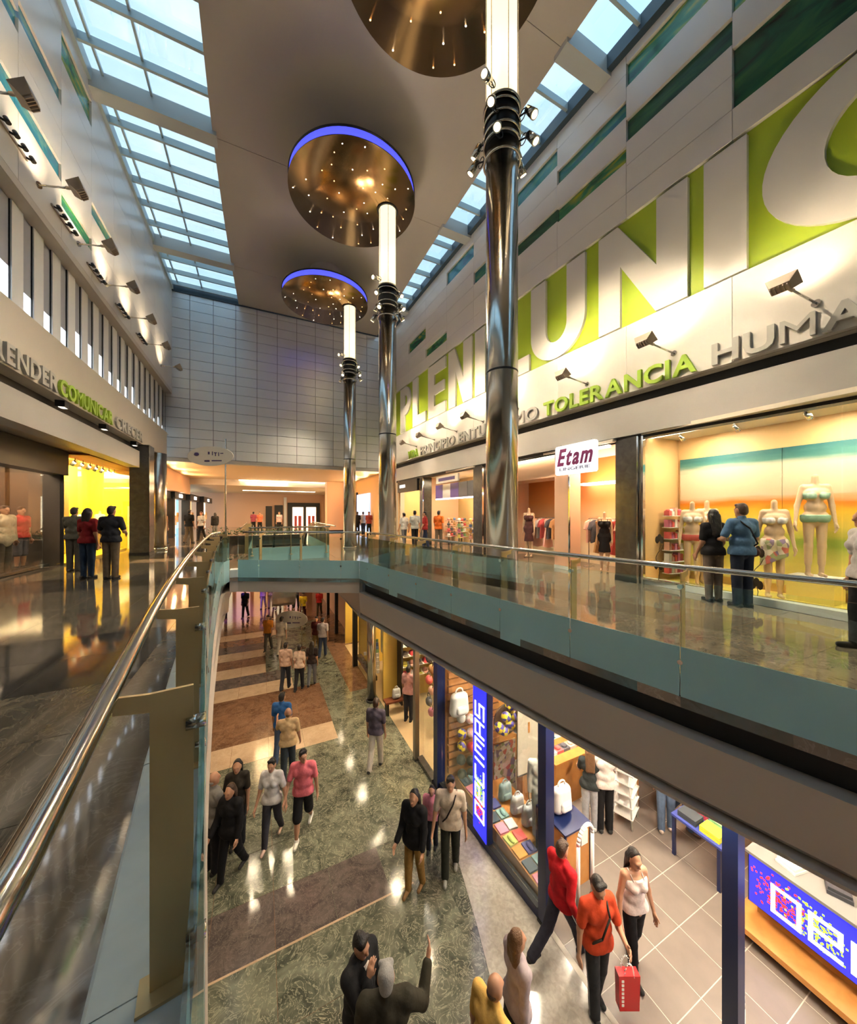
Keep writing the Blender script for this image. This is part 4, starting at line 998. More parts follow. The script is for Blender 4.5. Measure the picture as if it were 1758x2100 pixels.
# red goods on narrow shelves at the end of the window
gs = thing('goods_stand', 'narrow stand of red beach goods at the left end of the boutique window', 'stand', (8.85, 4.95, .05))
for k in range(6):
    z = .15 + .27 * k; sh = box('shelf', M_whitep, gs, -.28, .28, -.12, .1, z, z + .015)
rg = random.Random(5)
for k in range(6):
    for q in range(5):
        x = 8.62 + .115 * q; z = .05 + .165 + .27 * k
        o = MB().box(-.045, .045, -.06, .06, 0, rg.uniform(.10, .2)).ball((0, 0, .12), .05, 8, 6, (1, 1, .7)).build('beach_item', clothm([1, 0, 3, 1, 7][(q + k) % 5])); o.location = (x, 4.95, z); tag(o, '%s beach item, %s from the left on the %s tier of the goods stand' % (['red', 'white', 'salmon', 'crimson', 'rose'][(q + k) % 5], NUM[q], NUM[5 - k]), 'beach item', 'beach items on the narrow stand')
# flower decals on the glass
M_decal = P('black_decal', (.03, .02, .01), .5)
dc = thing('flower_decal', 'black flower sticker on the left end of the boutique window', 'sticker', (Xw(4.75) + .095, 4.75, .13))
m = MB()
for a0, b0, c0 in ((0, .9, .12), (.02, .32, .10)):
    for s in (-1, 0, 1): m.ball((0, a0 + s * .05, b0 + (0 if s else .05)), .075, 8, 6, (.04, .6, 1.1))
m.build('petals', M_decal, dc)
m = MB(); 
for k in range(8): m.tube((0, .02 - .012 * k * math.sin(k), .1 * k), (0, .02 - .012 * (k + 1) * math.sin(k + 1), .1 * k + .1), .006, n=5)
m.build('stalk', M_decal, dc)
dc2 = copy_tree(dc); dc2.location = (Xw(3.1) + .095, 3.1, -.12 + .13); dc2['label'] = 'black flower sticker in the middle of the boutique window'

# ---- black pilasters between shops
for i, (y0, y1) in enumerate(((5.18, 5.72), (10.9, 11.5), (15.75, 16.1))):
    t = thing('shop_pilaster', ['black stone pilaster beside the beachwear window', 'black stone pilaster behind the nearest steel column', 'narrow black pilaster far along the right shops'][i], 'pilaster', (Xw(y0), (y0 + y1) / 2, 0))
    h = (y1 - y0) / 2
    box('shaft', M_darkst, t, 0, .5, -h, h, 0, 3.4); box('plinth', M_dark, t, -.012, .5, -h - .01, h + .01, 0, .12); box('edge_strip', M_chrome, t, -.01, .05, -h - .03, -h, 0, 3.4)

# ---- lingerie shop (Etam) with open front
s2 = structure('wall_lingerie_shop', 'peach and orange walls of the lingerie shop')
box('back_wall', M_orangeg, s2, 9.65, 9.75, 5.6, 11.2, 0, 3.5)
box('side_wall', M_peach, s2, 7.95, 9.7, 10.82, 10.9, 0, 3.4)
box('side_wall', M_peach, s2, 8.1, 9.7, 5.68, 5.76, 0, 3.4)
box('shop_ceiling', M_shopc, s2, 7.7, 9.7, 5.7, 10.9, 3.36, 3.42)
box('bulkhead', M_peach, s2, 8.1, 9.0, 7.9, 10.8, 2.72, 3.36)
box('light_cove', M_stripw, s2, 9.2, 9.6, 5.9, 8.0, 2.5, 2.56)
box('light_strip', M_strip, s2, 7.95, 8.05, 6, 10.6, 3.3, 3.36)
for k in range(3): lamp('AREA', (8.6, 6.6 + 1.6 * k, 3.28), 50, (1, .72, .45), .5, (8.7, 6.6 + 1.6 * k, 0), name='shop_lamp')
pp = rw(1162, 1100, .35); t = thing('entrance_pillar', 'cream square pillar at the entrance of the lingerie shop', 'pillar', (pp.x, pp.y, 0))
box('shaft', M_peach, t, -.18, .25, -.28, .28, 0, 3.36); box('corner_strip', M_chrome, t, -.2, -.17, -.29, -.25, 0, 3.36); box('skirting', M_whitep, t, -.19, .26, -.29, .29, 0, .1)
es = thing('shop_sign', 'white light box sign reading Etam Lingerie', 'sign', (Xw(6.72) - .12, 6.72, 3.08))
b = .38
m = MB(); m.hexa([(-.05, y, z) for y, z in [(-.62, -.40), (.62, -.40), (.66, -.36), (.66, .36), (.62, .40), (-.62, .40), (-.66, .36), (-.66, -.36)]], [(.05, y, z) for y, z in [(-.62, -.40), (.62, -.40), (.66, -.36), (.66, .36), (.62, .40), (-.62, .40), (-.66, .36), (-.66, -.36)]])
m.build('light_box', P('sign_white', (.9, .9, .92), .4, emit=.5, ecol=(.92, .95, 1)), es)
M_mag = P('magenta_print', (.22, .01, .12), .5); M_inkg = P('grey_print', (.15, .13, .2), .5)
word('Etam', lambda u, q, d: (d, .55 - u - q * .0 + 0, q - .14), 0.0, 1.12, .46, -.062, -.049, M_mag, es, .03, 'letter')
for o in [c for c in es.children if c.name.startswith('letter')]:
    for v_ in o.data.vertices: v_.co.y -= v_.co.z * .25
word('LINGERIE', lambda u, q, d: (d, .5 - u, q - .29), 0, 1.0, .085, -.058, -.049, M_inkg, es, .005, 'small_letter')
for s_ in (-.5, .5): MB().tube((0, s_, .4), (0, s_, .45), .012, n=6).build('hanger', M_chrome, es)
rk = rack((8.9, 9.2, 0), 1.6, R(90), 'chrome clothes rack inside the lingerie shop, left of the pillar')
rk2 = rack((9.0, 6.7, 0), 1.5, R(90), 'chrome clothes rack inside the lingerie shop, right of the pillar')
for j, (xx, yy_, n_) in enumerate(((8.9, 9.2, 9), (9.0, 6.7, 9))):
    for k in range(n_):
        g = garment('shirt' if k % 3 else 'dress', clothm([3, 4, 2, 3, 1, 0][(k + j) % 6]), None, (xx, yy_ - .68 + .17 * k, 1.5), R(90) + rg.uniform(-.15, .15))
        tag(g, '%s hanging %s on the chrome rack %s of the cream pillar' % ('shirt' if k % 3 else 'dress', NUM[n_ - 1 - k], ('left', 'right')[j]), 'garment', 'garments in the lingerie shop, rack %s' % ('left', 'right')[j])

# ---- two farther shops on the right gallery
M_dispw = P('display_white', (.8, .76, .66), .5)
s3 = structure('wall_far_shops_right', 'lit walls of the two farther shops on the right gallery')
box('back_wall', P('gold_wall', (.74, .52, .22), .5), s3, 9.4, 9.5, 11.4, 20.5, 0, 3.5); box('side_wall', M_peach, s3, 7.4, 9.4, 15.9, 16.0, 0, 3.4); box('side_wall', M_apricot, s3, 7.2, 9.4, 18.9, 19.0, 0, 3.4)
box('shop_ceiling', M_shopc, s3, 7.4, 9.5, 11.4, 19, 3.38, 3.44)
box('front_wall', M_cream, s3, 7.25, 7.5, 18.8, 20.9, 0, 3.5)
lamp('AREA', (8.5, 13.4, 3.3), 90, (1, .8, .5), 1.2, (8.5, 13.4, 0), name='shop_lamp'); lamp('AREA', (8.3, 17.4, 3.3), 70, (1, .78, .48), 1.0, (8.3, 17.4, 0), name='shop_lamp')
t = thing('hanging_banner', 'purple and white poster strip hung across the far right shop', 'banner', (7.6, 13.4, 2.2))
for k, c in enumerate([(.09, .04, .32), (.75, .72, .7), (.10, .05, .3), (.12, .12, .14), (.10, .11, .13)]):
    box('poster', P('poster_%d' % k, c, .4), t, 0, .03, 1.6 - .72 * k - .7, 1.6 - .72 * k, .1, .72)
box('glow_edge', emis('blue_edge', (.4, .6, 1), 2.), t, 0, .03, -2, 1.6, .02, .08)
t = thing('shop_sign', 'slim purple lettered sign board under the far right fascia', 'sign', (7.45, 13.6, 3.12)); box('board', M_dispw, t, -.03, .05, -1.0, 1.0, -.16, .16); box('print', M_purple, t, -.035, -.03, -.75, .75, -.07, .07)
t = thing('shop_sign', 'black fascia sign with white script over the farthest right shop', 'sign', (7.15, 17.5, 3.05)); box('board', M_black, t, -.05, .1, -1.4, 1.35, -.3, .3); box('script', emis('white_script', (.9, .9, .85), 1.2), t, -.056, -.05, .2, 1.0, -.06, .1)
for k in range(12):
    sx = 8.3 + .35 * (k % 3); o = thing('display_stand', 'display stand with small goods, %s from the left in the far right shop' % NUM[11 - k], 'display stand', (sx, 12 + .33 * k, 0), 0, 'display stands in the far right shop')
    box('post', M_chrome, o, -.03, .03, -.03, .03, 0, 1.2 + .05 * (k % 4))
    for q in range(4): MB().box(-.14, .14, -.12, .12, .45 + .25 * q, .47 + .25 * q).ball((0, 0, .55 + .25 * q), .09, 8, 6, (1, 1, .8)).build('shelf', clothm(k + q), o)

# ---- left gallery shops
sl_ = structure('wall_left_shops', 'yellow and dark display walls of the left gallery shops')
def lx(y): return -6.0 + (y - 9) * .085
M_dkshop = P('dark_shop_wall', (.07, .055, .045), .4)
box('back_wall', M_dkshop, sl_, -7.4, -7.3, YB, 14.5, 0, 3.5); box('side_wall', M_dkshop, sl_, -7.2, -5.55, 14.60, 14.66, 0, 3.5); box('side_wall', M_yel, sl_, -7.2, -5.55, 14.66, 14.72, 0, 3.5)
box('yellow_back', M_yel, sl_, -6.75, -6.65, 14.6, 20.4, 0, 3.5); box('end_wall', M_yel, sl_, -6.7, -5.0, 19.7, 19.8, 0, 3.5)
box('shop_ceiling', M_ceilredd, sl_, -7.3, -4.9, 14.7, 19.8, 3.45, 3.5)
box('yellow_floor', M_yel, sl_, -6.7, -5.35, 14.7, 19.7, .0, .06)
box('front_sill', M_black, sl_, -5.95, -5.8, YB, 14.6, 0, .08)
box('brown_panel', P('brown_panel', (.16, .09, .03), .5), sl_, -6.64, -6.6, 17.4, 18.0, 1.2, 2.8)
w5 = structure('window_5', 'clear shop windows of the left gallery')
for a, b in ((6, 9.4), (9.42, 12), (12.02, 14.6), (14.64, 17.1), (17.12, 19.6)):
    MB().hexa([(lx(a), a, .06), (lx(a) + .012, a, .06), (lx(b) + .012, b, .06), (lx(b), b, .06)], [(lx(a), a, 3.45), (lx(a) + .012, a, 3.45), (lx(b) + .012, b, 3.45), (lx(b), b, 3.45)]).build('pane', G_shop, w5)
for y in (14.62,): box('frame', M_dark, w5, lx(y) - .04, lx(y) + .04, y - .02, y + .02, 0, 3.45)
t = thing('fascia_box', 'dark grey fascia box jutting over the left shop window', 'fascia box', (-5.5, 10.5, 2.8)); box('case', P('dark_fascia', (.035, .037, .034), .4), t, -.3, .1, -6, 4.2, 0, .72); box('edge_trim', M_dark, t, -.3, .11, -6, 4.2, -.02, 0)
for k in range(8):
    y = 15.1 + .58 * k; t = thing('display_spot', 'small black ceiling spotlight, %s from the left in the yellow shop window' % NUM[k], 'spotlight', (-5.6, y, 3.45), 0, 'spotlights over the yellow window')
    MB().tube((0, 0, -.12), (0, 0, 0), .012, n=6).build('stem', M_dark, t); MB().tube((0, 0, -.10), (-.1, .03, -.24), .05, .065, 10).build('head', M_dark, t)
wl_ = lamp('AREA', (-5.65, 17.2, 3.38), 520, (1, .80, .36), .45, sy=4.4, name='window_lamp'); wl_.rotation_euler = (0, R(48), 0)
lamp('AREA', (-6.5, 11.5, 3.42), 120, (1, .74, .48), 1.2, sy=5.5, name='shop_lamp')
p = at_x(293, 1000, -4.1)
t = thing('square_pillar', 'dark stone square pillar by the left shops', 'pillar', (-4.12, p.y, 0)); box('shaft', M_darkst, t, -.3, .3, -.34, .34, 0, 4.2); box('skirting', M_dark, t, -.31, .31, -.35, .35, 0, .12)
box('corner_bead', M_steel, t, .29, .31, -.36, -.33, 0, 4.2)
t = thing('round_pillar', 'mirror steel pillar just behind the dark stone pillar', 'pillar', (-4.05, p.y + 1.9, 0)); MB().lathe([(0, 0), (.33, 0), (.33, 4.2), (0, 4.2)], 32).build('shaft', P('mottled_steel', (.55, .47, .38), .25, 1., bump=(5, .2)), t); MB().lathe([(.335, 0), (.36, 0), (.36, .1), (.335, .11)], 32).build('base_ring', M_steel, t)
# black spots on the left slot
for k, (px, py) in enumerate(((118, 835), (206, 885), (270, 918))):
    q = at_x(px, py, -4.2); t = thing('slot_lamp', 'small square lamp in the black slot, %s from the left' % NUM[k], 'lamp', (-4.16, q.y, 4.08), 0, 'square lamps in the left slot')
    box('case', M_dark, t, -.05, .12, -.1, .1, -.02, .12); box('lens', emis('slot_lens', (1, .9, .75), .8), t, .0, .1, -.08, .08, -.032, -.02)

# ---- under the end wall: far concourse of the upper level
fc = structure('ceiling_far', 'warm lit ceiling of the far upper concourse')
box('panel', P('far_ceiling', (.62, .45, .26), .5), fc, -7.6, 9.8, YE + .3, 31, 4.14, 4.2); box('drop', P('far_ceiling', (0, 0, 0)), fc, -7.6, 9.8, 30.8, 44, 3.7, 3.8); box('riser', M_soffit, fc, -7.6, 9.8, 30.7, 30.85, 3.7, 4.2)
box('cove_light', M_strip, fc, -1.5, 5, 30.5, 30.62, 4.08, 4.13); box('cove_light', M_strip, fc, -1.5, 5, 37, 37.2, 3.66, 3.70)
for k in range(3): lamp('AREA', (.5, 23.5 + 4 * k, .9 if False else 4.0), 220, (1, .66, .32), 3.0, (.5, 23.5 + 4 * k, 0), name='concourse_lamp')
for y_ in (21.6, 24.5, 27.5): lamp('AREA', (-4.5, y_, 3.6), 45, (1, .6, .26), .6, (1.5, y_, 4.6), name='cove_lamp'); lamp('AREA', (6.8, y_, 3.6), 45, (1, .6, .26), .6, (1.0, y_, 4.6), name='cove_lamp')
lamp('AREA', (1, 35.5, 3.6), 240, (1, .7, .38), 3.0, (1, 35.5, 0), name='concourse_lamp')
fw = structure('wall_far', 'distant shopfronts closing the upper concourse')
box('face', M_peach, fw, -7.6, 9.8, 43.5, 43.8, 0, 4.2)
def ff(name, px0, px1, y0, y1, mat, Y=43.3, dz=.1):
    a = at_y(px0, y0, Y); b = at_y(px1, y1, Y); return box(name, mat, fw, a.x, b.x, Y - dz, Y, max(0, min(a.z, b.z)), max(a.z, b.z))
ff('dark_frame', 590, 656, 1031, 1090, M_black); ff('lit_doorway', 600, 622, 1040, 1090, emis('far_glow', (1, .72, .45), 1.2), 43.18); ff('lit_doorway', 628, 648, 1040, 1090, emis('far_glow', (1, .72, .45), 1.2), 43.18)
for a, b in ((604, 609), (612, 618), (632, 637), (640, 645)): ff('goods', a, b, 1058, 1090, clothm(1), 43.07, .05)
ff('white_post', 582, 588, 1020, 1090, M_whitep); ff('dark_doorway', 545, 558, 1038, 1090, M_black); ff('dark_doorway', 563, 580, 1036, 1090, M_black)
# left far shops, a curved row
ffl = structure('wall_far_left', 'row of lit shopfronts along the far left concourse')
def flx(y): return -5.4 + .05 * (y - 20.8)
box('band', M_peach, ffl, -5.6, -4.7, YE, 31, 2.95, 4.2)
far = [(21.0, 23.0, 'far_white', (.95, .85, .7), 1.5), (23.6, 26.6, 'far_orange', (1, .62, .3), 1.0), (27.3, 30.3, 'far_cream', (1, .86, .6), 1.5), (31.3, 35, 'far_orange2', (1, .55, .25), .7), (36, 41, 'far_cream', (1, .86, .6), 1.5)]
for y0, y1, k, c, e in far:
    x = flx((y0 + y1) / 2); sh = emis(k, c, e)
    box('lit_interior', sh, ffl, x - .5, x - .45, y0, y1, .1, 2.6); box('fascia', M_dark, ffl, x - .4, x + .1, y0 - .3, y1 + .3, 2.5, 3.0)
    box('frame', M_dark, ffl, x - .45, x + .05, y0 - .35, y0, 0, 2.6)
    box('name_light', M_stripw, ffl, x + .1, x + .12, (y0 + y1) / 2 - .5, (y0 + y1) / 2 + .5, 2.62, 2.85)
    for q in range(5):
        yq = y0 + (y1 - y0) * (q + .5) / 5; garment('shirt', clothm(q), ffl, (x - .3, yq, 1.7 - .2 * (q % 2)), 0)
fr = structure('wall_far_right', 'shopfronts along the far right concourse')
box('face', M_apricot, fr, 7.0, 7.2, YE, 43.5, 0, 4.2); box('lit_window', emis('far_blue', (.35, .45, .7), .8), fr, 6.9, 7.0, 24, 27.5, .2, 3.0); box('lit_window', emis('far_cream', (1, .86, .6), 1.), fr, 6.9, 7.0, 30, 36, .2, 2.8); box('dark_frame', M_dark, fr, 6.88, 7.0, 27.5, 28.3, 0, 3.2)
p = at_y(690, 1070, 30); t = thing('far_pillar', 'broad cream pillar in the far upper concourse', 'pillar', (p.x, 30, 0)); box('shaft', M_peach, t, -.85, .85, -.5, .5, 0, 4.14); box('skirting', M_dark, t, -.86, .86, -.51, .51, 0, .15)
# planter along the far void and escalator
t = thing('planter', 'long low planter of green shrubs beyond the footbridge', 'planter', (.2, 20.2, 0)); box('trough', M_darkst, t, -2.6, 1.9, -.3, .3, 0, .45)
m = MB(); rp_ = random.Random(4)
for k in range(420):
    x, y, z = rp_.uniform(-2.5, 1.8), rp_.uniform(-.28, .28), .45 + abs(rp_.gauss(0, .16)); a = rp_.uniform(0, 6.3); l = .12
    m.add([(x, y, z), (x + l * math.cos(a), y + l * math.sin(a), z + .05), (x + l * math.cos(a + .5), y + l * math.sin(a + .5), z + .10)], [(0, 1, 2)])
tag(m.build('leaves', P('shrub_leaf', (.07, .13, .03), .5), t), kind='stuff')
es_ = thing('escalator', 'escalator descending through the opening beyond the footbridge', 'escalator', (1.0, 13.6, 0))
for s in (-.55, .55):
    MB().hexa([(s - .02, .3, -.1), (s + .02, .3, -.1), (s + .02, 5.3, -3.0), (s - .02, 5.3, -3.0)], [(s - .02, .3, .85), (s + .02, .3, .85), (s + .02, 5.3, -2.0), (s - .02, 5.3, -2.0)]).build('side_glass', G_rail, es_)
    MB().tube((s, 0, .9), (s, 5.4, -2.0), .035, n=10).build('handrail', M_black, es_)
for k in range(14): box('step', M_steel, es_, -.5, .5, .4 + .36 * k, .78 + .36 * k, -.25 - .21 * k, -.02 - .21 * k)
# ================================================================== lower mall: sports shop (Decimas)
ZC = -.96
fs = plate('floor_sports_shop', [[(4.02, -3.5), (9.6, -3.5), (9.6, 7.3), (3.82, 7.3), (3.98, 4.6)]], Z1 - .02, Z1 + .0095, M_grout, 'grey tiled floor of the sports shop')
tm = MB().box(-.2935, .2935, -.2935, .2935, -.004, .012).mesh('floor_tile'); tm.materials.append(M_tile)
for i in range(10):
    for j in range(18):
        x, y = 4.36 + .6 * i, -3.1 + .6 * j
        if y > 7.1: continue
        o = bpy.data.objects.new('floor_tile', tm); COL.objects.link(o); o.parent = fs; o.location = (x, y, Z1)
TF = Z1 + .012
M_slat = P('slat_wood', (.34, .14, .045), .5, noise=(4, (.42, .19, .06), 5, .3, .7))
wsx = structure('wall_sports_shop', 'wood slatted walls of the sports shop')
box('back_wall', M_wood, wsx, 9.4, 9.5, -3.5, 7.3, Z1, ZC); box('end_wall', M_wood, wsx, 3.9, 9.5, 7.2, 7.3, Z1, ZC)
for k in range(15):
    z = Z1 + .35 + .17 * k; box('slat', M_slat, wsx, 3.95, 5.4, 7.12, 7.2, z, z + .13)
box('blue_band', P('blue_band', (.02, .06, .22), .5), wsx, 3.95, 5.4, 7.11, 7.2, -2.02, -1.72)
box('shop_ceiling', M_shopc, wsx, 4.0, 9.5, -3.5, 7.2, ZC - .03, ZC)
for x_, y_ in ((5.0, 5.6), (6.6, 5.6), (5.2, 3.0), (7.2, 3.0), (5.4, .6), (7.6, .4)):
    lamp('AREA', (x_, y_, ZC - .08), 62, (1, .86, .66), .5, (x_, y_, Z1), name='shop_lamp')
    o = box('ceiling_light', M_stripw, wsx, x_ - .3, x_ + .3, y_ - .1, y_ + .1, ZC - .05, ZC - .03)
# navy posts, plinth, panes
def face_x(y): return 4.03 - (y - 4.13) * .075
for i, (y, w) in enumerate(((7.3, .2), (4.13, .17), (1.8, .13))):
    t = thing('navy_post', ['navy blue shopfront post at the left end of the sports shop', 'navy blue shopfront post left of the sports shop entrance', 'navy blue shopfront post right of the entrance, nearest'][i], 'post', (face_x(y), y, Z1))
    box('shaft', M_blue, t, -w / 2, w / 2, -w / 2, w / 2, 0, ZC - Z1); box('shoe', M_dark, t, -w / 2 - .01, w / 2 + .01, -w / 2 - .01, w / 2 + .01, 0, .06)
t = thing('window_plinth', 'low navy blue plinth under the sports shop window', 'plinth', (4.0, 5.7, Z1))
MB().hexa([(face_x(y) - 4.0 + o, y - 5.7, 0) for y, o in ((4.24, -.06), (4.24, .06), (7.18, .06), (7.18, -.06))], [(face_x(y) - 4.0 + o, y - 5.7, .16) for y, o in ((4.24, -.06), (4.24, .06), (7.18, .06), (7.18, -.06))]).build('plinth', M_blue, t)
MB().hexa([(face_x(y) - 4.0 + o, y - 5.7, .16) for y, o in ((4.24, -.07), (4.24, .07), (7.18, .07), (7.18, -.07))], [(face_x(y) - 4.0 + o, y - 5.7, .175) for y, o in ((4.24, -.07), (4.24, .07), (7.18, .07), (7.18, -.07))]).build('cap', M_dark, t)
w6 = structure('window_6', 'clear display window of the sports shop')
for a, b in ((4.25, 5.4), (5.9, 7.18)):
    MB().hexa([(face_x(a), a, Z1 + .18), (face_x(a) + .012, a, Z1 + .18), (face_x(b) + .012, b, Z1 + .18), (face_x(b), b, Z1 + .18)], [(face_x(a), a, ZC), (face_x(a) + .012, a, ZC), (face_x(b) + .012, b, ZC), (face_x(b), b, ZC)]).build('pane', G_shop, w6)
# light box signs
M_lbox = P('blue_light_box', (.02, .02, .8), .4, emit=.55, ecol=(.03, .035, .95)); M_lw = emis('white_light_letter', (.95, .97, 1), .62); M_lr = emis('red_light', (.9, .05, .04), .5); M_lg = emis('lime_light', (.45, .8, .05), .5)
def pixels(parent, fm, u0, u1, v0, v1, mat, n, seed):
    q = random.Random(seed); m = MB()
    for _ in range(n):
        u, v = q.gauss((u0 + u1) / 2, (u1 - u0) * .30), q.gauss((v0 + v1) / 2, (v1 - v0) * .30)
        if not (u0 - .1 < u < u1 + .1 and v0 < v < v1): continue
        m.hexa([fm(u, v, -.003), fm(u + .022, v, -.003), fm(u + .022, v + .022, -.003), fm(u, v + .022, -.003)], [fm(u, v, .004), fm(u + .022, v, .004), fm(u + .022, v + .022, .004), fm(u, v + .022, .004)])
    tag(m.build('light_pixels', mat, parent), kind='stuff')
def seg_word(parent, fm, text, u0, u1, h, mat):
    """block letters with rounded-square strokes, like the lit sign"""
    G = {'D': [[(0, 0), (1, 0), (1, 1), (0, 1), (0, 0)]], 'E': [[(1, .0), (0, 0), (0, 1), (1, 1), (1, .52), (.1, .52)]], 'C': [[(1, 0), (0, 0), (0, 1), (1, 1)]], 'I': [[(.5, 0), (.5, 1)]],
         'M': [[(0, 0), (0, 1), (1, 1), (1, 0)], [(.5, 1), (.5, .35)]], 'A': [[(0, 0), (0, 1), (1, 1), (1, 0)], [(0, .45), (1, .45)]], 'S': [[(0, 0), (1, 0), (1, .5), (0, .5), (0, 1), (1, 1)]]}
    wd = {'I': .35}; tot = sum(wd.get(c, 1) for c in text) + .42 * (len(text) - 1); k = (u1 - u0) / tot; u = u0; s = h * .068
    for c in text:
        w = wd.get(c, 1) * k; m = MB()
        for ln in G[c]:
            for (a, b), (p, q) in zip(ln[:-1], ln[1:]):
                x0, x1 = sorted((u + a * w, u + p * w)); y0, y1 = sorted((b * h, q * h))
                if c == 'I': x0 = x1 = u + w / 2
                L = [(x0 - s, y0 - s), (x1 + s, y0 - s), (x1 + s, y1 + s), (x0 - s, y1 + s)]
                m.hexa([fm(x, y, -.010) for x, y in L], [fm(x, y, .004) for x, y in L])
        m.build('letter', mat, parent); u += w + .42 * k
vs = thing('light_box_sign', 'tall upright blue light box sign in the sports shop window', 'sign', (3.86, 5.66, Z1 + .18))
box('case', M_blue, vs, -.03, .1, -.24, .24, 0, 3.5); box('lit_face', M_lbox, vs, -.045, -.03, -.22, .22, .02, 3.48)
vf = lambda u, v, d: (-.047 + d, -.15 + v, .35 + u)
pixels(vs, vf, 0, .4, .0, .3, M_lr, 130, 1); pixels(vs, vf, .34, .75, 0, .3, M_lg, 130, 2); seg_word(vs, vf, 'DECIMAS', .0, 2.2, .28, M_lw)
hs = thing('counter_sign', 'blue light box counter front reading Decimas at the lower right', 'sign counter', (6.85, 2.72, TF))
box('case', M_blue, hs, -.06, .1, -4.6, 0, .46, 1.2); box('lit_face', M_lbox, hs, -.075, -.06, -4.58, -.02, .48, 1.18); box('top', P('counter_top', (.22, .21, .20), .3), hs, -.1, .6, -4.6, .02, 1.2, 1.24); box('plinth', M_wood, hs, -.35, .3, -3.6, .12, .16, .24)
for y_ in (-.1, -2, -3.5): box('foot', M_blue, hs, -.2, -.14, y_ - .05, y_, 0, .16)
box('front_leg', M_blue, hs, .3, .36, -.1, -.04, 0, 1.2); box('body', M_wood, hs, .1, .6, -4.5, -.05, .24, 1.2)
hf = lambda u, v, d: (-.077 + d, -.12 - u, .6 + v)
pixels(hs, hf, 0, .45, -.05, .5, M_lr, 160, 3); pixels(hs, hf, .36, .82, -.05, .5, M_lg, 160, 4); seg_word(hs, hf, 'DECIMAS', .18, 2.6, .36, M_lw)
rc = random.Random(8)
for k in range(7):
    o = MB().box(-.16, .16, -.12, .12, 0, .03 + .02 * (k % 3)).box(-.14, .14, -.11, .11, .03 + .02 * (k % 3), .07 + .02 * (k % 3)).build('counter_parcel', P('parcel_%d' % (k % 3), [(.75, .74, .7), (.05, .05, .06), (.35, .38, .12)][k % 3], .5))
    o.location = (7.05 + .1 * (k % 2), 2.3 - .42 * k, TF + 1.24); o.rotation_euler = (0, 0, rc.uniform(-.4, .4)); tag(o, '%s folded item, %s from the left on the sign counter' % (['white', 'black', 'olive'][k % 3], NUM[k]), 'folded item', 'items on the sign counter')
# window display: platform, flat goods, balls, bags
pf = thing('display_platform', 'wooden window platform behind the navy plinth', 'platform', (4.7, 5.6, Z1)); box('top', M_wood, pf, -.58, -.14, -1.28, 1.5, .2, .26); box('front', M_wood, pf, -.58, -.55, -1.28, 1.5, 0, .2); box('back_step', M_wood, pf, -.14, .42, -.55, 1.4, .0, .26)
FL = [(.85, .3, .45), (.85, .82, .85), (.06, .10, .14), (.30, .55, .58), (.75, .35, .06), (.10, .12, .4), (.5, .6, .15), (.7, .1, .1)]
k = 0
for iy in range(10):
    for ix in range(2):
        y = 4.46 + .265 * iy; x = 4.24 + .22 * ix
        m = MB().box(-.095, .095, -.11, .11, 0, .035)
        if (ix + iy) % 3 == 0: m.ball((0, -.02, .05), .06, 8, 6, (.8, 1.6, .6))
        o = m.build('display_item', P('flat_goods_%d' % (k % 8), FL[k % 8], .6)); o.location = (x, y, Z1 + .26); o.rotation_euler = (0, 0, rc.uniform(-.12, .12))
        tag(o, '%s sportswear item, %s from the entrance in the %s row of the window' % (['pink', 'white', 'charcoal', 'aqua', 'orange', 'blue', 'lime', 'red'][k % 8], NUM[iy], ['front', 'back'][ix]), 'sportswear', 'flat goods in the sports window'); k += 1
def ball_mesh(c1, c2, key):
    me = MB().ball((0, 0, 0), .11, 14, 10).mesh('ball'); me.materials.append(P('ball_a_' + key, c1, .4)); me.materials.append(P('ball_b_' + key, c2, .4))
    for p in me.polygons:
        c = p.center; p.material_index = 1 if (math.sin(c.x * 38 + c.z * 22) > 0) == (c.y > 0) and c2 != c1 else 0
    return me
BM = [ball_mesh((.82, .62, .03), (.08, .06, .32), 'yb'), ball_mesh((.8, .79, .76), (.7, .69, .66), 'w'), ball_mesh((.6, .03, .03), (.5, .02, .02), 'r'), ball_mesh((.8, .45, .42), (.8, .7, .68), 'p'), ball_mesh((.02, .03, .025), (.05, .06, .05), 'k')]
def wallball(px, py, kind, Y, label, group):
    p = at_y(px, py, Y); o = bpy.data.objects.new('sports_ball', BM[kind]); COL.objects.link(o); o.location = p; o.rotation_euler = (rc.uniform(0, 3), rc.uniform(0, 3), 0); tag(o, label, 'ball', group); return o
for bi, (px, py, kd) in enumerate(((946, 1472, 1), (964, 1474, 3), (948, 1505, 0), (966, 1502, 3), (947, 1530, 0), (967, 1532, 2), (946, 1558, 4), (966, 1560, 4), (948, 1588, 4), (967, 1586, 4))):
    wallball(px, py, kd, 7.0, '%s ball on the slatted wall, %s row from the top, %s' % (['yellow and blue', 'white', 'red', 'pink', 'black'][kd], NUM[bi // 2], ['left', 'right'][bi % 2]), 'balls left of the upright sign')
for bi, (px, py, kd) in enumerate(((1046, 1447, 0), (1038, 1470, 0), (1056, 1468, 0), (1024, 1492, 0), (1047, 1487, 0), (1034, 1498, 0), (1060, 1493, 1), (1068, 1472, 1))):
    wallball(px, py, kd, 6.3 - .12 * (bi % 2), '%s volleyball, %s from the top of the bunch right of the upright sign' % (['yellow and blue', 'white'][kd], NUM[bi]), 'volleyballs right of the upright sign')
nb = at_y(1040, 1475, 6.42); t = thing('ball_net', 'dark round backing disc behind the volleyball bunch', 'ball rack', nb); MB().tube((0, 0, 0), (0, .03, 0), .36, n=28).build('disc', P('net_brown', (.10, .05, .03), .7), t)
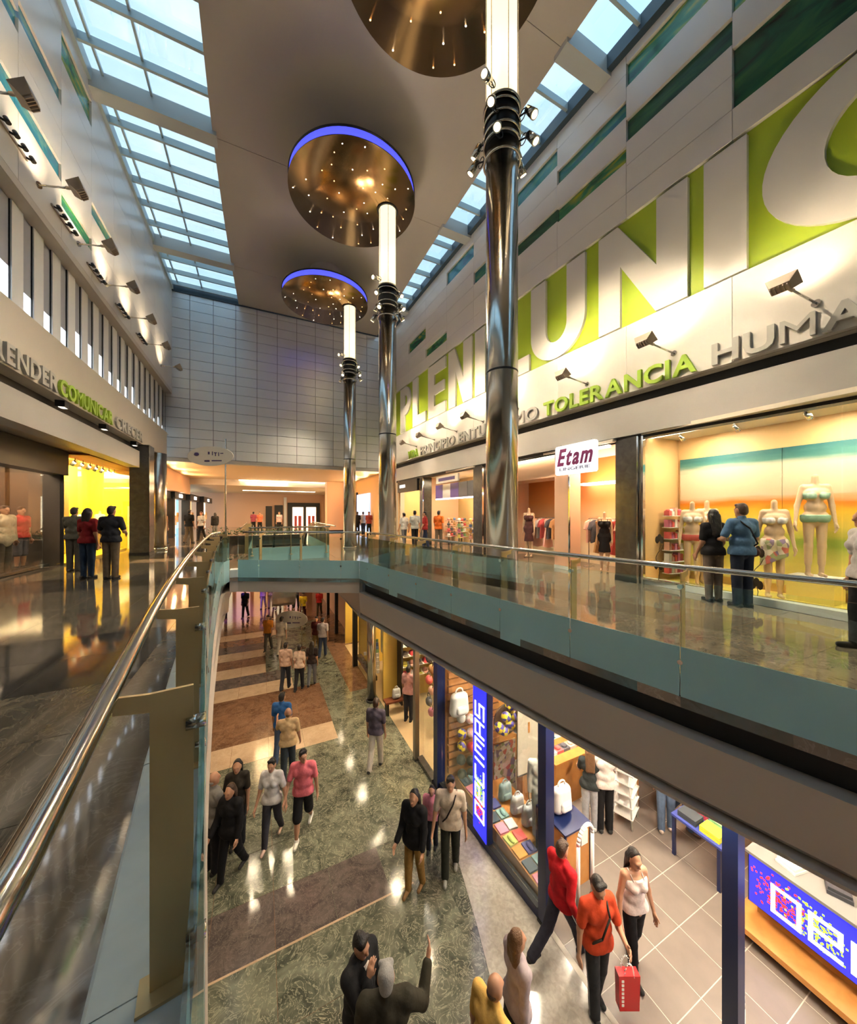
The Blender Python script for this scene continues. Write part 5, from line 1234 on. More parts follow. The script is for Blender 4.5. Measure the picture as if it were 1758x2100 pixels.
def bag_mesh(loc, mat, label, s=1., cat='bag'):
    t = thing('sports_bag', label, cat, loc)
    link('body', np_mesh('body', [sdf([('c', V3(q * .09, 0, .10) * s, V3(q * .085, 0, .33) * s, .095 * s, .08 * s) for q in (-1, 0, 1)], .016, .04 * s)]), mat, t); MB().torus((0, 0, .42 * s), .07 * s, .014 * s, 16, 6, 'Y').build('handle', mat, t); link('front_pocket', np_mesh('front_pocket', [sdf([('c', V3(-.06, -.09, .12) * s, V3(.06, -.09, .12) * s, .05 * s, .05 * s), ('c', V3(-.06, -.085, .17) * s, V3(.06, -.085, .17) * s, .045 * s, .045 * s)], .012, .02 * s)]), mat, t)
    return t
M_bw = P('bag_white', (.66, .66, .66), .6); M_bg = P('bag_grey', (.42, .44, .46), .6); M_bk = P('bag_black', (.02, .03, .03), .5); M_bt = P('bag_aqua', (.36, .52, .54), .6)
p = at_y(942, 1450, 6.9); bag_mesh((p.x, 6.9, p.z - .2), M_bw, 'white backpack hung high on the slatted wall', 1.3)
bag_mesh((4.74, 6.05, Z1 + .265), M_bt, 'round aqua bag in the sports window', .9); bag_mesh((4.76, 5.68, Z1 + .265), M_bw, 'small white handbag with tall handle in the sports window', .9)
p = at_y(1102, 1720, 5.2); bag_mesh((4.80, 5.36, Z1 + .265), M_bg, 'grey rucksack leaning in the sports window', 1.0)
# printed towel panel and pale blind
def patch(key, cols, scale):
    m = bpy.data.materials.new(key); m.use_nodes = True; n = m.node_tree; b = n.nodes['Principled BSDF']; t = n.nodes.new('ShaderNodeTexCoord'); v = n.nodes.new('ShaderNodeTexVoronoi'); v.inputs['Scale'].default_value = scale
    r = n.nodes.new('ShaderNodeValToRGB'); r.color_ramp.interpolation = 'CONSTANT'; s = n.nodes.new('ShaderNodeSeparateColor')
    for i, c in enumerate(cols):
        e = r.color_ramp.elements[i] if i < 2 else r.color_ramp.elements.new(i / len(cols)); e.position = i / len(cols); e.color = (*c, 1)
    n.links.new(t.outputs['Object'], v.inputs['Vector']); n.links.new(v.outputs['Color'], s.inputs[0]); n.links.new(s.outputs[0], r.inputs[0]); n.links.new(r.outputs[0], b.inputs['Base Color']); b.inputs['Roughness'].default_value = .7
    MATS[key] = m; return m
M_tow = patch('floral_towel', [(.70, .62, .52), (.55, .48, .36), (.55, .15, .12), (.30, .33, .16), (.72, .66, .58), (.25, .18, .3)], 11)
a = at_y(1014, 1530, 6.6); b = at_y(1057, 1640, 6.6); t = thing('towel_panel', 'floral towel hung flat in the sports window', 'towel', (a.x, 6.6, b.z)); box('cloth', M_tow, t, 0, b.x - a.x, 0, .02, 0, a.z - b.z); MB().tube((0, .01, a.z - b.z + .02), (b.x - a.x, .01, a.z - b.z + .02), .014, n=8).build('rail', M_wood, t)
a = at_y(1062, 1425, 5.9); b = at_y(1127, 1565, 5.9); t = thing('window_blind', 'pale beige fabric blind with small orange mark in the sports window', 'blind', (a.x, 5.9, b.z)); box('cloth', P('blind_cloth', (.55, .50, .40), .8, bump=(60, .3)), t, 0, b.x - a.x, 0, .015, 0, a.z - b.z); box('hem_bar', M_dark, t, 0, b.x - a.x, -.01, .02, -.03, 0); box('mark', M_wood, t, .28, .33, -.006, 0, .85, 1.08)
for px in (1075, 1090):
    t = at_y(px, 1600, 5.8)
bx_ = thing('wood_pillar', 'narrow dark wood pillar inside the sports window', 'pillar', (5.32, 6.1, Z1)); box('shaft', M_slat, bx_, -.14, .14, -.1, .1, 0, 2.2); box('cap', M_dark, bx_, -.15, .15, -.11, .11, 2.2, 2.24)
# counter at the entrance with backpack, security gates
p = at_z(1190, 1870, Z1)
ct = thing('orange_counter', 'orange wood counter with navy edges by the entrance post', 'counter', (5.0, 4.62, TF))
box('body', M_wood, ct, -.38, .2, -.33, .33, 0, .98); box('top', M_blue, ct, -.40, .22, -.35, .35, .98, 1.01)
for a_, b_ in ((-.40, -.35), (.19, -.35), (-.40, .32), (.19, .32)): box('edge_post', M_blue, ct, a_, a_ + .03, b_, b_ + .03, 0, 1.0)
box('price_card', M_whitep, ct, -.02, .14, -.345, -.331, .68, .92)
bag_mesh((4.92, 4.66, TF + 1.01), M_bw, 'white backpack standing on the orange counter', 1.15)
def gate(loc, rz, label):
    t = thing('security_gate', label, 'security gate', loc, rz); w, h = .2, 1.55; P0 = [(-w, .0)] + [(-w, h - w)] + arc(0, h - w, w, w, 180, 0, 12) + [(w, 0)]
    m = MB()
    for (a, b), (c, d) in zip(P0[:-1], P0[1:]): m.tube((a, 0, b), (c, 0, d), .03, n=8)
    m.build('loop', M_whitep, t); box('foot', P('gate_grey', (.35, .35, .36), .5), t, -.26, .26, -.07, .07, 0, .12); MB().ball((0, 0, .2), .07, 10, 8, (1, .6, 1)).build('alarm_light', P('alarm_red', (.55, .03, .03), .4), t); box('cover', P('gate_grey', (0, 0, 0)), t, -.17, .17, -.03, .03, .12, .34)
q = at_d(1519, 1960, 3.75); gate((q.x, q.y, TF), R(25), 'white loop security gate behind the nearest navy post')
q = at_z(1195, 1945, Z1); gate((4.56, 3.84, TF), R(10), 'white loop security gate before the orange counter')
# white wire stand, orange desk, shoe shelves, clothes table
q = at_z(1283, 1680, Z1); t = thing('wire_stand', 'white tiered wire stand in the sports shop', 'stand', (q.x, q.y, TF), R(20))
for sx_ in (-.22, .22):
    for sy_ in (-.18, .18): MB().tube((sx_, sy_, 0), (sx_ * .9, sy_ * .6, 1.35), .016, n=8).build('upright', M_whitep, t)
for k in range(6): box('tier', M_whitep, t, -.24, .24, -.2, .2, .2 + .22 * k, .22 + .22 * k)
q = at_z(1318, 1670, Z1); t = thing('orange_desk', 'orange wood desk at the back of the sports shop', 'desk', (q.x + .75, q.y + .55, TF)); box('top', M_wood, t, -.7, .9, -.4, .4, .82, .87); box('side', M_wood, t, -.7, -.65, -.4, .4, 0, .82); box('side', M_wood, t, .85, .9, -.4, .4, 0, .82); box('modesty_panel', P('desk_panel_brown', (.12, .06, .03), .6), t, -.65, .85, .3, .34, .1, .82)  # modesty panel is a darker brown than the desk
q = at_z(1215, 1640, Z1); t = thing('shoe_shelves', 'orange wall shelves with shoes at the back of the sports shop', 'shelf unit', (q.x + .2, 7.0, TF)); 
for k in range(5): box('shelf', M_wood if k % 2 else M_whitep, t, -.8, .8, -.3, .15, .5 + .45 * k, .53 + .45 * k)
box('back', M_wood, t, -.8, .8, .12, .16, .2, 2.7); 
for k in range(4):
    for j in range(5):
        o = MB().ball((0, 0, .06), .06, 10, 6, (.75, 2.0, .8)).box(-.045, .045, -.12, .12, 0, .02).build('trainer', P('shoe_%d' % ((k + j) % 4), [(.75, .74, .72), (.08, .08, .1), (.15, .35, .3), (.6, .1, .1)][(k + j) % 4], .6)); o.location = (q.x + .2 - .6 + .3 * j, 6.9, TF + .53 + .45 * k); tag(o, '%s sports shoe, %s from the left on the %s wall shelf from below' % (['white', 'black', 'green', 'red'][(k + j) % 4], NUM[j], NUM[k]), 'shoe', 'shoes on the wall shelves')
tb_ = thing('orange_gondola', 'orange display gondola behind the two shop visitors', 'gondola', (6.3, 5.9, TF)); box('body', M_wood, tb_, -.55, .5, -.3, .3, 0, .95); box('top', M_wood, tb_, -.58, .53, -.33, .33, .95, .99)
for k in range(5): o = MB().box(-.1, .1, -.1, .1, 0, .06).ball((0, 0, .08), .07, 8, 6, (1, 1, .6)).build('gondola_item', clothm(k)); o.location = (5.9 + .2 * k, 5.9, TF + .99); tag(o, 'small item, %s from the left on the orange gondola' % NUM[k], 'item', 'items on the orange gondola')
q = at_z(1445, 1810, Z1); t = thing('clothes_table', 'table with stacks of bright folded shirts', 'table', (q.x + .45, q.y + .1, TF)); box('top', P('table_blue', (.05, .07, .30), .5), t, -.45, 1.0, -.35, .45, .74, .78)
for a_, b_ in ((-.42, -.32), (.95, -.32), (-.42, .40), (.95, .40)): box('leg', M_blue, t, a_, a_ + .05, b_, b_ + .05, 0, .74)
for k in range(8):
    o = MB()
    for s_ in range(3): o.box(-.13, .13, -.15, .15, .035 * s_, .035 * s_ + .03)
    o = o.build('folded_shirts', P('fold_%d' % (k % 6), [(.75, .72, .05), (.30, .62, .25), (.35, .6, .72), (.75, .6, .68), (.05, .06, .07), (.62, .06, .10)][k % 6], .7)); o.location = (q.x + .45 - .26 + .32 * (k % 4), q.y + .1 - .14 + .36 * (k // 4), TF + .78); tag(o, 'stack of folded %s shirts, %s on the shop table' % (['yellow', 'green', 'sky blue', 'pale pink', 'black', 'crimson'][k % 6], ['front row', 'back row'][k // 4]), 'shirts', 'folded shirts on the table')

# ================================================================== lower mall: next shops along the right
wn2 = structure('wall_lower_right', 'shop partitions and lit walls of the lower right shops')
M_beigef = P('beige_shop_floor', (.46, .34, .20), .12)
box('shop_floor', M_beigef, wn2, 3.68, 9.4, 7.35, 17, Z1 - .01, Z1 + .008)
box('back_wall', M_yel2, wn2, 8.4, 8.5, 7.3, 24, Z1, ZC)
for y, mt in ((8.75, M_dispw), (11.3, M_yel2), (14.5, M_yel2), (17.2, M_yel2)): box('partition', mt, wn2, 3.75 if y > 9 else 4.6, 8.4, y, y + .1, Z1, ZC)
box('bright_ceiling', M_stripw, wn2, 3.8, 5.0, 7.45, 8.7, ZC - .1, ZC - .04)
for y_ in (8.1, 10, 13, 16): lamp('AREA', (5.2, y_, ZC - .15), 75, (1, .80, .5), .7, (5.2, y_, Z1), name='shop_lamp')
for i, (y0, y1) in enumerate(((8.85, 11.2), (12.0, 14.2))):
    t = thing('shop_fascia', ['purple fascia band over the cap shop', 'purple fascia band over the farther lower shop'][i], 'fascia', (3.66, y0, -1.75)); box('board', M_purple, t, -.04, .05, 0, y1 - y0, -.27, .2); box('lower_lip', M_dark, t, -.05, .06, 0, y1 - y0, -.3, -.27)
t = thing('shop_mullion', 'grey steel mullion of the display window beside the sports shop', 'mullion', (3.66, 8.35, Z1)); box('shaft', P('mullion_grey', (.30, .28, .24), .3, .7), t, -.06, .06, -.07, .07, 0, 3.84); box('shoe', M_dark, t, -.07, .07, -.08, .08, 0, .05)
w7 = structure('window_7', 'display window between the sports shop and the cap shop')
box('pane', G_shop, w7, 3.72, 3.73, 7.42, 8.3, Z1 + .1, ZC); box('sill', M_darkst, w7, 3.66, 3.82, 7.42, 8.3, Z1, Z1 + .1)
w8 = structure('window_8', 'display window of the farther lower shop'); box('pane', G_shop, w8, 3.6, 3.61, 12.1, 14.1, Z1 + .6, ZC); box('sill', M_darkst, w8, 3.56, 3.75, 12.0, 14.2, Z1 + .45, Z1 + .6)
t = thing('steel_pipe_column', 'slim steel column in front of the lower shops', 'column', (3.42, 11.6, Z1)); MB().lathe([(0, 0), (.15, 0), (.15, 3.84), (0, 3.84)], 28).build('shaft', M_steel, t); MB().lathe([(.155, 0), (.19, 0), (.19, .06), (.155, .07)], 28).build('base_ring', M_dark, t)
t = thing('dark_post', 'dark post at the corner of the far lower shop', 'post', (3.55, 14.45, Z1)); box('shaft', M_dark, t, -.09, .09, -.09, .09, 0, 3.84); box('shoe', M_steel, t, -.1, .1, -.1, .1, 0, .05)
# cap shop shelves with caps
t = thing('cap_shelves', 'wall shelves full of caps in the lower shop', 'shelf unit', (5.0, 11.1, Z1)); box('side', M_black, t, -.78, -.72, -.25, .15, 0, 3.0); box('side', M_black, t, .9, .96, -.25, .15, 0, 3.0)
for k in range(6): box('shelf', M_dispw, t, -.72, .9, -.25, .15, .9 + .34 * k, .92 + .34 * k)
for k in range(6):
    for j in range(6):
        o = MB().ball((0, 0, .03), .1, 10, 6, (1, 1, .9)).box(-.09, .09, -.2, -.06, .0, .015).build('cap', P('cap_%d' % ((k * 2 + j) % 5), [(.5, .05, .06), (.7, .66, .58), (.45, .38, .06), (.55, .28, .22), (.10, .08, .07)][(k * 2 + j) % 5], .7)); o.location = (4.42 + .25 * j, 11.05, Z1 + .92 + .34 * k); tag(o, '%s cap, %s from the left on the %s cap shelf from below' % (['dark red', 'cream', 'olive', 'salmon', 'black'][(k * 2 + j) % 5], NUM[j], NUM[k]), 'cap', 'caps on the wall shelves')
t = thing('wood_bench', 'low dark wood bench at the cap shop entrance', 'bench', (4.05, 10.6, Z1)); box('seat', P('bench_red', (.14, .04, .02), .4), t, -.5, .5, -.15, .15, .38, .44)
for s_ in (-.42, .42): box('leg', M_dark, t, s_ - .03, s_ + .03, -.12, .12, 0, .38)
bag_mesh((4.35, 10.6, Z1 + .44), M_bk, 'black bag standing on the low wood bench', .9); bag_mesh((3.95, 10.6, Z1 + .44), M_bg, 'grey bag standing on the low wood bench', .8)
for k in range(6):
    p = at_x(880 + 5 * (k % 2), 1350 + 22 * k, 4.3 + .2 * (k % 2)); t = thing('wall_handbag', 'handbag hanging in the narrow display window, %s from the top' % NUM[k], 'handbag', p, 0, 'handbags in the narrow window'); MB().ball((0, 0, 0), .14, 10, 8, (.7, .9, .9)).build('body', clothm([2, 4, 1, 3, 2, 7][k]), t); MB().torus((0, 0, .15), .08, .012, 14, 6, 'X').build('handle', M_bk, t)
bag_mesh((4.15, 7.75, Z1 + .05), M_bk, 'black striped handbag on the floor of the narrow display window', .9)
t = thing('window_blocks', 'white goods piled in the farther lower shop window', 'display', (4.1, 13.1, Z1 + .6)); rq = random.Random(2)
for k in range(26): box('goods', clothm(rq.choice([0, 0, 0, 2, 8, 5])), t, -.3 + .02 * k % .5, -.2 + .02 * k % .5, -.9 + .07 * k, -.83 + .07 * k, .0 + .12 * (k % 5), .12 + .12 * (k % 5))
box('screen', P('window_white', (.75, .74, .70), .5), t, .45, .5, -1, 1, 0, 2.6)

# ================================================================== lower mall: downlights and far end
M_dl = emis('downlight', (1, .84, .6), 8)
dl = MB().tube((0, 0, -.012), (0, 0, 0), .075, n=16).mesh('lens'); dl.materials.append(M_dl); dr = MB().torus((0, 0, -.004), .085, .012, 20, 6).mesh('ring'); dr.materials.append(M_steel)
def downlight(x, y, z, power, label, group, col=(1, .78, .5)):
    t = thing('downlight', label, 'downlight', (x, y, z), 0, group)
    for n_, me in (('lens', dl), ('ring', dr)): o = bpy.data.objects.new(n_, me); COL.objects.link(o); o.parent = t
    if power: lamp('SPOT', (0, 0, -.03), power, col, .06, (0, 0, -1), t, 125, .6, name='downlight_lamp')
for k in range(10): downlight(3.45 - .02 * k if k > 3 else 3.75, .2 + 1.75 * k, -.963, 55, 'round downlight, %s from the camera before the lower right shops' % NUM[k], 'downlights before the right shops')
for k in range(8): downlight(-1.6 - .05 * k, 1.5 + 2.0 * k, -.963, 48, 'round downlight, %s from the camera under the left gallery' % NUM[k], 'downlights under the left gallery')
for k in range(6): downlight(-.2 + .5 * (k % 3), 10.9 + .9 * (k // 3), -.373, 30, 'round downlight, %s one under the footbridge' % NUM[k], 'downlights under the footbridge')
for k in range(5): downlight(1.0, 20.5 + 1.6 * k, -.963, 70, 'round downlight, %s from the camera over the far lower concourse' % NUM[k], 'downlights over the far lower concourse', (1, .66, .36))
lamp('SPOT', (-1.4, 24.5, -1.1), 420, (.22, .08, 1), .2, (-1.6, 25.5, Z1), None, 80, .6, name='purple_lamp')
wf = structure('wall_lower_far', 'far end wall and left wall of the lower mall')
box('end_face', M_peach, wf, -7.6, 9.8, 33, 33.2, Z1, ZC); box('left_face', M_soffit, wf, -5.2, -5.0, YB, 33, Z1, ZC); box('right_face', M_peach, wf, 4.2, 4.4, 17.3, 33, Z1, ZC)
for k in range(6): x0 = -4.4 + 1.3 * k; box('lit_shop', emis(['lf_orange', 'lf_cream', 'lf_pink'][k % 3], [(1, .5, .2), (1, .8, .5), (1, .55, .45)][k % 3], .8), wf, x0, x0 + 1.0, 32.9, 33, Z1, ZC - .8)
for k, (px, y0, y1) in enumerate(((463, 1205, 1270), (673, 1205, 1262), (690, 1205, 1300))):
    p = at_z(px, y1, Z1); t = thing('far_post', 'dark slim post in the lower mall, %s from the left' % NUM[k], 'post', (p.x, p.y, Z1), 0, 'slim far posts'); box('shaft', M_dark, t, -.08, .08, -.08, .08, 0, 3.84); box('shoe', M_steel, t, -.09, .09, -.09, .09, 0, .05)
# ================================================================== the people in the photograph
CAMDIR = 90 - math.degrees(YAW)            # heading straight away from the camera
AW, TO = CAMDIR, CAMDIR + 180
BK = (.012, .012, .014); WH = (.62, .60, .57); JE = (.05, .08, .16); DJ = (.02, .03, .07); GR = (.16, .16, .17); KH = (.17, .13, .09)
def on(px, py, z): p = at_z(px, py, z); return (p.x, p.y, z)
def head(px, py, z, H):                     # stand the person so that the crown of the head meets that pixel
    p = at_z(px, py, z + H); return (p.x, p.y, z)
def rest(a=4): return ((a, 7, 12), (-a, 7, 12))
# upper gallery, left
person(on(228, 1187, 0), AW + 12, 1.80, 'man in dark T-shirt and khaki trousers before the yellow window', (.02, .022, .03), KH, hair='black', arms=((8, 14, 70, 30), (8, 14, 70, 30)))
person(on(180, 1186, 0), AW + 5, 1.74, 'woman in red top and jeans before the yellow window', (.22, .012, .018), (.02, .04, .08), hair='black', hk='bob', female=True, arms=rest())
person(on(152, 1172, 0), AW + 20, 1.78, 'man in grey-green shirt, leftmost of the three at the yellow window', (.06, .065, .06), (.05, .05, .05), hair='black', arms=((30, 10, 60), (5, 8, 10)))
person(on(334, 1115, 0), AW, 1.72, 'man in peach shirt and jeans beyond the stone pillar', (.50, .26, .17), JE, 'tee', vx=.02, stride=14)
person(on(388, 1114, 0), AW, 1.78, 'man in black T-shirt and khaki trousers walking along the left concourse', BK, KH, vx=.02, stride=10)
person(on(413, 1108, 0), TO, 1.68, 'person in white top and black trousers on the left concourse', WH, BK, vx=.02, stride=12, hair='red', female=True)
person(on(441, 1101, 0), AW + 60, 1.6, 'person in dark jacket beside the footbridge end', BK, GR, 'jacket', vx=.02, hair='black', hk='bob')
# upper gallery, right
person(on(1463, 1233, 0), AW - 2, 1.70, 'woman with long dark hair, black top and grey trousers at the boutique window', (.014, .012, .012), (.17, .135, .11), hair='black', hk='long', female=True, arms=((4, 6, 25), (4, 6, 25)), shoe=BK)
person(on(1522, 1244, 0), AW + 4, 1.80, 'man in denim shirt with shoulder bag at the boutique window', (.07, .15, .27), (.012, .018, .035), 'tee', hair='brown', arms=((10, 22, 75, 45), (10, 22, 75, 40)), strap=(.015, .015, .02), pouch=(.12, .06, .05), wide=1.08)
person(on(1778, 1335, 0), AW + 70, 1.70, 'person in white top and black trousers at the right edge', (.55, .53, .52), BK, 'tee', hair='light', hk='bob', stride=5, female=True)
for px, py, c, b, h, lb, f in ((829, 1121, WH, GR, 1.62, 'person in white top at the far right shops', 40), (851, 1122, (.45, .47, .45), BK, 1.72, 'man in pale grey T-shirt at the far right shops', 10), (872, 1124, (.35, .03, .03), DJ, 1.68, 'person in red top at the far right shops', 80), (900, 1124, (.75, .16, .02), KH, 1.72, 'man in orange T-shirt at the far right shops', -20)):
    person(on(px, py, 0), AW + f, h, lb, c, b, vx=.02, stride=8, arms=rest(12))
for k, (px, py, c, f) in enumerate(((733, 1098, BK, 0), (745, 1097, (.5, .45, .4), 20), (757, 1099, (.3, .05, .04), 180), (520, 1091, (.3, .06, .10), 10), (533, 1092, (.55, .15, .08), 180), (573, 1093, (.4, .3, .32), 180), (770, 1096, BK, 0))):
    person(on(px, py, 0), AW + f, 1.68, ['far person in black beside the farthest column', 'far person in beige beside the farthest column', 'far person in dark red near the right concourse', 'far person in purple beyond the planter', 'far person in orange beyond the planter', 'far person in mauve before the dark doorway', 'far person in black, rightmost of the concourse group'][k], c, BK, vx=.03, stride=8)
# lower mall, left group
person(on(437, 1785, Z1), TO + 150, 1.76, 'grey-haired man in grey shirt and dark trousers by the left glass', (.22, .21, .20), (.015, .015, .02), 'long', hair='grey', hk='fringe', arms=((6, 6, 20), (10, 6, 30)))
person(head(487, 1558, Z1, 1.66), TO + 15, 1.66, 'woman with long dark hair and dark top behind the woman in black', (.03, .025, .02), (.02, .02, .03), 'tee', hair='black', hk='long', female=True, arms=((5, 8, 20), (2, 12, 10)))
person(head(473, 1606, Z1, 1.66), TO - 10, 1.66, 'woman in black jacket and black trousers walking, left side', (.008, .008, .010), (.008, .008, .010), 'jacket', hair='brown', hk='bob', female=True, stride=13, arms=((0, 8, 25), (15, 8, 30)))
person(on(558, 1728, Z1), TO + 4, 1.66, 'woman in white T-shirt and grey jeans walking beside the man in pink', (.66, .64, .64), (.05, .05, .065), hair='black', hk='short', female=True, stride=14, shoe=(.6, .42, .34), arms=((4, 20, 12), (6, 12, 30)), skin='m')
person(on(622, 1712, Z1), TO + 8, 1.74, 'man in pink T-shirt and black shorts', (.75, .17, .21), (.012, .012, .014), 'tee', 'shorts', hair='black', stride=16, shoe=(.7, .68, .62), arms=((-6, 12, 14), (14, 16, 20)), headyaw=30)
person(head(591, 1452, Z1, 1.74), AW + 15, 1.74, 'man in cream shirt and dark jeans seen from behind', (.60, .42, .22), (.03, .04, .05), 'tee', hair='light', hk='fringe', stride=8, arms=((40, 16, 70), (6, 10, 20)))
person(head(578, 1420, Z1, 1.76), AW, 1.76, 'man in bright blue shirt ahead of the man in cream', (.03, .12, .34), (.06, .09, .16), 'tee', hair='black', stride=8)
person(head(771, 1432, Z1, 1.74), AW - 10, 1.74, 'man in slate T-shirt and white trousers near the cap shop', (.10, .085, .12), (.60, .55, .48), 'tee', hair='brown', stride=12, vx=.015)
for px, py, c, b, h, lb, f, fm in ((586, 1412, (.62, .42, .32), (.03, .035, .05), 1.68, 'man in pale shirt, left of the trio walking away', 0, False), (614, 1414, (.66, .50, .40), (.02, .02, .03), 1.62, 'person in cream top, middle of the trio walking away', 0, True), (640, 1404, (.03, .02, .02), (.16, .17, .2), 1.62, 'woman in dark top and grey jeans, right of the trio walking away', 4, True)):
    person(on(px, py, Z1), AW + f, h, lb, c, b, vx=.016, stride=9, female=fm, hk='long' if px == 640 else 'short')
for px, py, c, b, h, lb, f in ((550, 1334, (.72, .25, .03), (.10, .09, .08), 1.66, 'person in orange shirt beside the oval sign', 180), (577, 1342, (.55, .48, .40), (.60, .52, .42), 1.7, 'person in white shirt and pale trousers before the oval sign', 10), (662, 1346, (.55, .50, .52), (.04, .06, .12), 1.74, 'man in pale shirt and jeans near the right shopfronts', 0), (649, 1338, (.10, .02, .02), (.25, .16, .06), 1.66, 'person in dark red top near the right shopfronts', 180),
                        (503, 1266, BK, BK, 1.75, 'dark silhouetted person standing in the purple light', 180), (622, 1270, (.75, .55, .03), (.06, .02, .03), 1.62, 'person in yellow top far along the lower mall', 180), (655, 1262, (.60, .03, .03), (.10, .08, .05), 1.6, 'person in red top far along the lower mall', 180), (597, 1244, BK, BK, 1.75, 'person in black far along the lower mall', 0), (608, 1246, (.05, .06, .09), BK, 1.7, 'person in navy far along the lower mall', 0),
                        (540, 1248, (.5, .35, .33), (.4, .3, .3), 1.65, 'person in pink, leftmost of the distant crowd', 180), (556, 1246, (.55, .40, .36), (.3, .22, .2), 1.66, 'person in beige in the distant crowd', 180), (571, 1250, (.5, .30, .32), (.45, .33, .3), 1.66, 'person in rose in the distant crowd', 0)):
    person(on(px, py, Z1), AW + f, h, lb, c, b, vx=.022, stride=10, arms=rest(10))
# lower mall, centre right
person(on(850, 1826, Z1), TO - 25, 1.72, 'person with long dark hair, black jacket and khaki trousers', (.010, .010, .010), (.30, .17, .05), 'jacket', hair='black', hk='long', female=True, stride=6, arms=((6, 8, 20), (10, 8, 40)), shoe=(.25, .14, .06))
person(on(886, 1742, Z1), TO - 10, 1.22, 'child in pink top between two adults', (.72, .26, .36), (.02, .02, .03), 'tee', hair='black', hk='bob', stride=5)
person(on(924, 1793, Z1), TO - 5, 1.76, 'man in pale shirt with cross strap and dark trousers by the sports window', (.62, .52, .42), (.025, .028, .022), 'tee', hair='black', stride=9, strap=(.03, .02, .02), pouch=(.03, .03, .03), arms=((0, 10, 15), (12, 14, 30)), shoe=(.4, .38, .33), wide=1.06)
# lower mall, foreground
person(head(738, 1914, Z1, 1.72), TO + 58, 1.72, 'dark-haired man in black suit with hand at his face', (.014, .014, .015), (.012, .012, .014), 'jacket', hair='black', hk='short', under=(.62, .56, .5), tie=(.02, .02, .03), arms=((5, 10, 20), (50, 5, 138, 38)), vx=.010, headpitch=10)
person(head(792, 1983, Z1, 1.86), AW + 8, 1.86, 'grey-haired man in dark olive suit raising his right hand', (.032, .028, .018), (.02, .02, .02), 'jacket', hair='grey', hk='short', arms=((0, 10, 15), (28, 34, 104, 2)), vx=.010, wide=1.1)
person(head(1000, 2016, Z1, 1.70), AW - 55, 1.70, 'bald man in yellow shirt at the bottom edge', (.62, .38, .10), (.06, .05, .04), 'tee', hair='brown', hk='fringe', skin='m', lean=8, vx=.010, wide=1.15)
person(head(1060, 1908, Z1, 1.68), AW - 70, 1.68, 'woman in pale lavender blouse and dark trousers', (.44, .37, .40), (.03, .035, .04), 'long', hair='light', hk='bob', female=True, stride=8, vx=.010, arms=rest(8))
person(on(1152, 1962, Z1), AW - 62, 1.74, 'man in red shirt and striped track trousers striding into the shop', (.55, .014, .022), (.03, .03, .045), 'long', hair='brown', stride=26, trim=(.6, .58, .55), arms=((14, 8, 40), (-16, 8, 40)), vx=.011)
q26 = on(1225, 2072, TF)
person(q26, TO + 12, 1.74, 'boy in red-orange T-shirt with cross strap carrying a red bag', (.52, .055, .016), (.022, .024, .028), 'tee', hair='black', stride=6, strap=(.03, .025, .02), trim=(.35, .35, .36), arms=((22, 10, 80, 25), (0, 14, 8)), vx=.010, headpitch=22)
person(on(1300, 1988, TF), TO + 10, 1.70, 'woman in pale vest top and black trousers', (.66, .55, .52), (.008, .008, .009), 'tank', hair='black', hk='long', female=True, stride=9, arms=((0, 14, 16), (4, 18, 14)), vx=.010, skin='m', headpitch=10)
# red shopping bag in the boy's hand
pb = at_d(1287, 2000, 4.46); t = thing('shopping_bag', 'red paper shopping bag held by the boy in red-orange', 'shopping bag', (pb.x, pb.y, TF + .13), -YAW)
M_rb = P('red_paper', (.55, .012, .015), .35); h_, w_, d_ = .44, .125, .05
MB().hexa([(-w_, -d_, 0), (w_, -d_, 0), (w_, d_, 0), (-w_, d_, 0)], [(-w_ - .01, -d_, h_), (w_ + .01, -d_, h_), (w_ + .01, d_, h_), (-w_ - .01, d_, h_)]).build('bag_body', M_rb, t)
for s in (-1, 1):
    m = MB(); L_ = arc(0, h_ - .02, .06, .17, 0, 180, 8)
    for (a, b), (c, d) in zip(L_[:-1], L_[1:]): m.tube((a, s * d_, b), (c, s * d_ * .6, d), .005, n=6)
    m.build('handle', M_whitep, t)
for k in range(7): box('print_mark', M_whitep, t, -.10, -.07, -d_ - .004, -d_ + .001, .06 + .05 * k, .09 + .05 * k)
# inside the sports shop
person(on(1210, 1697, TF), AW - 20, 1.66, 'woman in dark top and pale jeans inside the sports shop', (.03, .035, .035), (.42, .43, .46), 'tee', hair='light', hk='long', female=True, arms=((25, 8, 40), (25, 8, 40)), shoe=WH)
person(on(1240, 1702, TF), AW - 5, 1.80, 'man in white shirt and black trousers inside the sports shop', (.68, .60, .55), (.010, .010, .012), 'long', hair='brown', arms=((25, 10, 50), (25, 10, 50)))
person(on(1366, 1700, TF), AW - 30, 1.70, 'person in blue jeans at the back of the shop, left of two', (.5, .45, .42), (.12, .17, .27), 'tee', hair='brown', stride=5, shoe=(.5, .4, .35))
person(on(1402, 1690, TF), TO + 30, 1.72, 'person in darker jeans at the back of the shop, right of two', (.2, .1, .08), (.09, .13, .22), 'tee', hair='black', stride=14, shoe=(.2, .13, .1))
person(on(838, 1478, Z1), AW - 20, 1.70, 'woman in pink top inside the cap shop', (.62, .34, .32), (.03, .035, .05), 'tee', hair='black', hk='short', female=True, vx=.015)
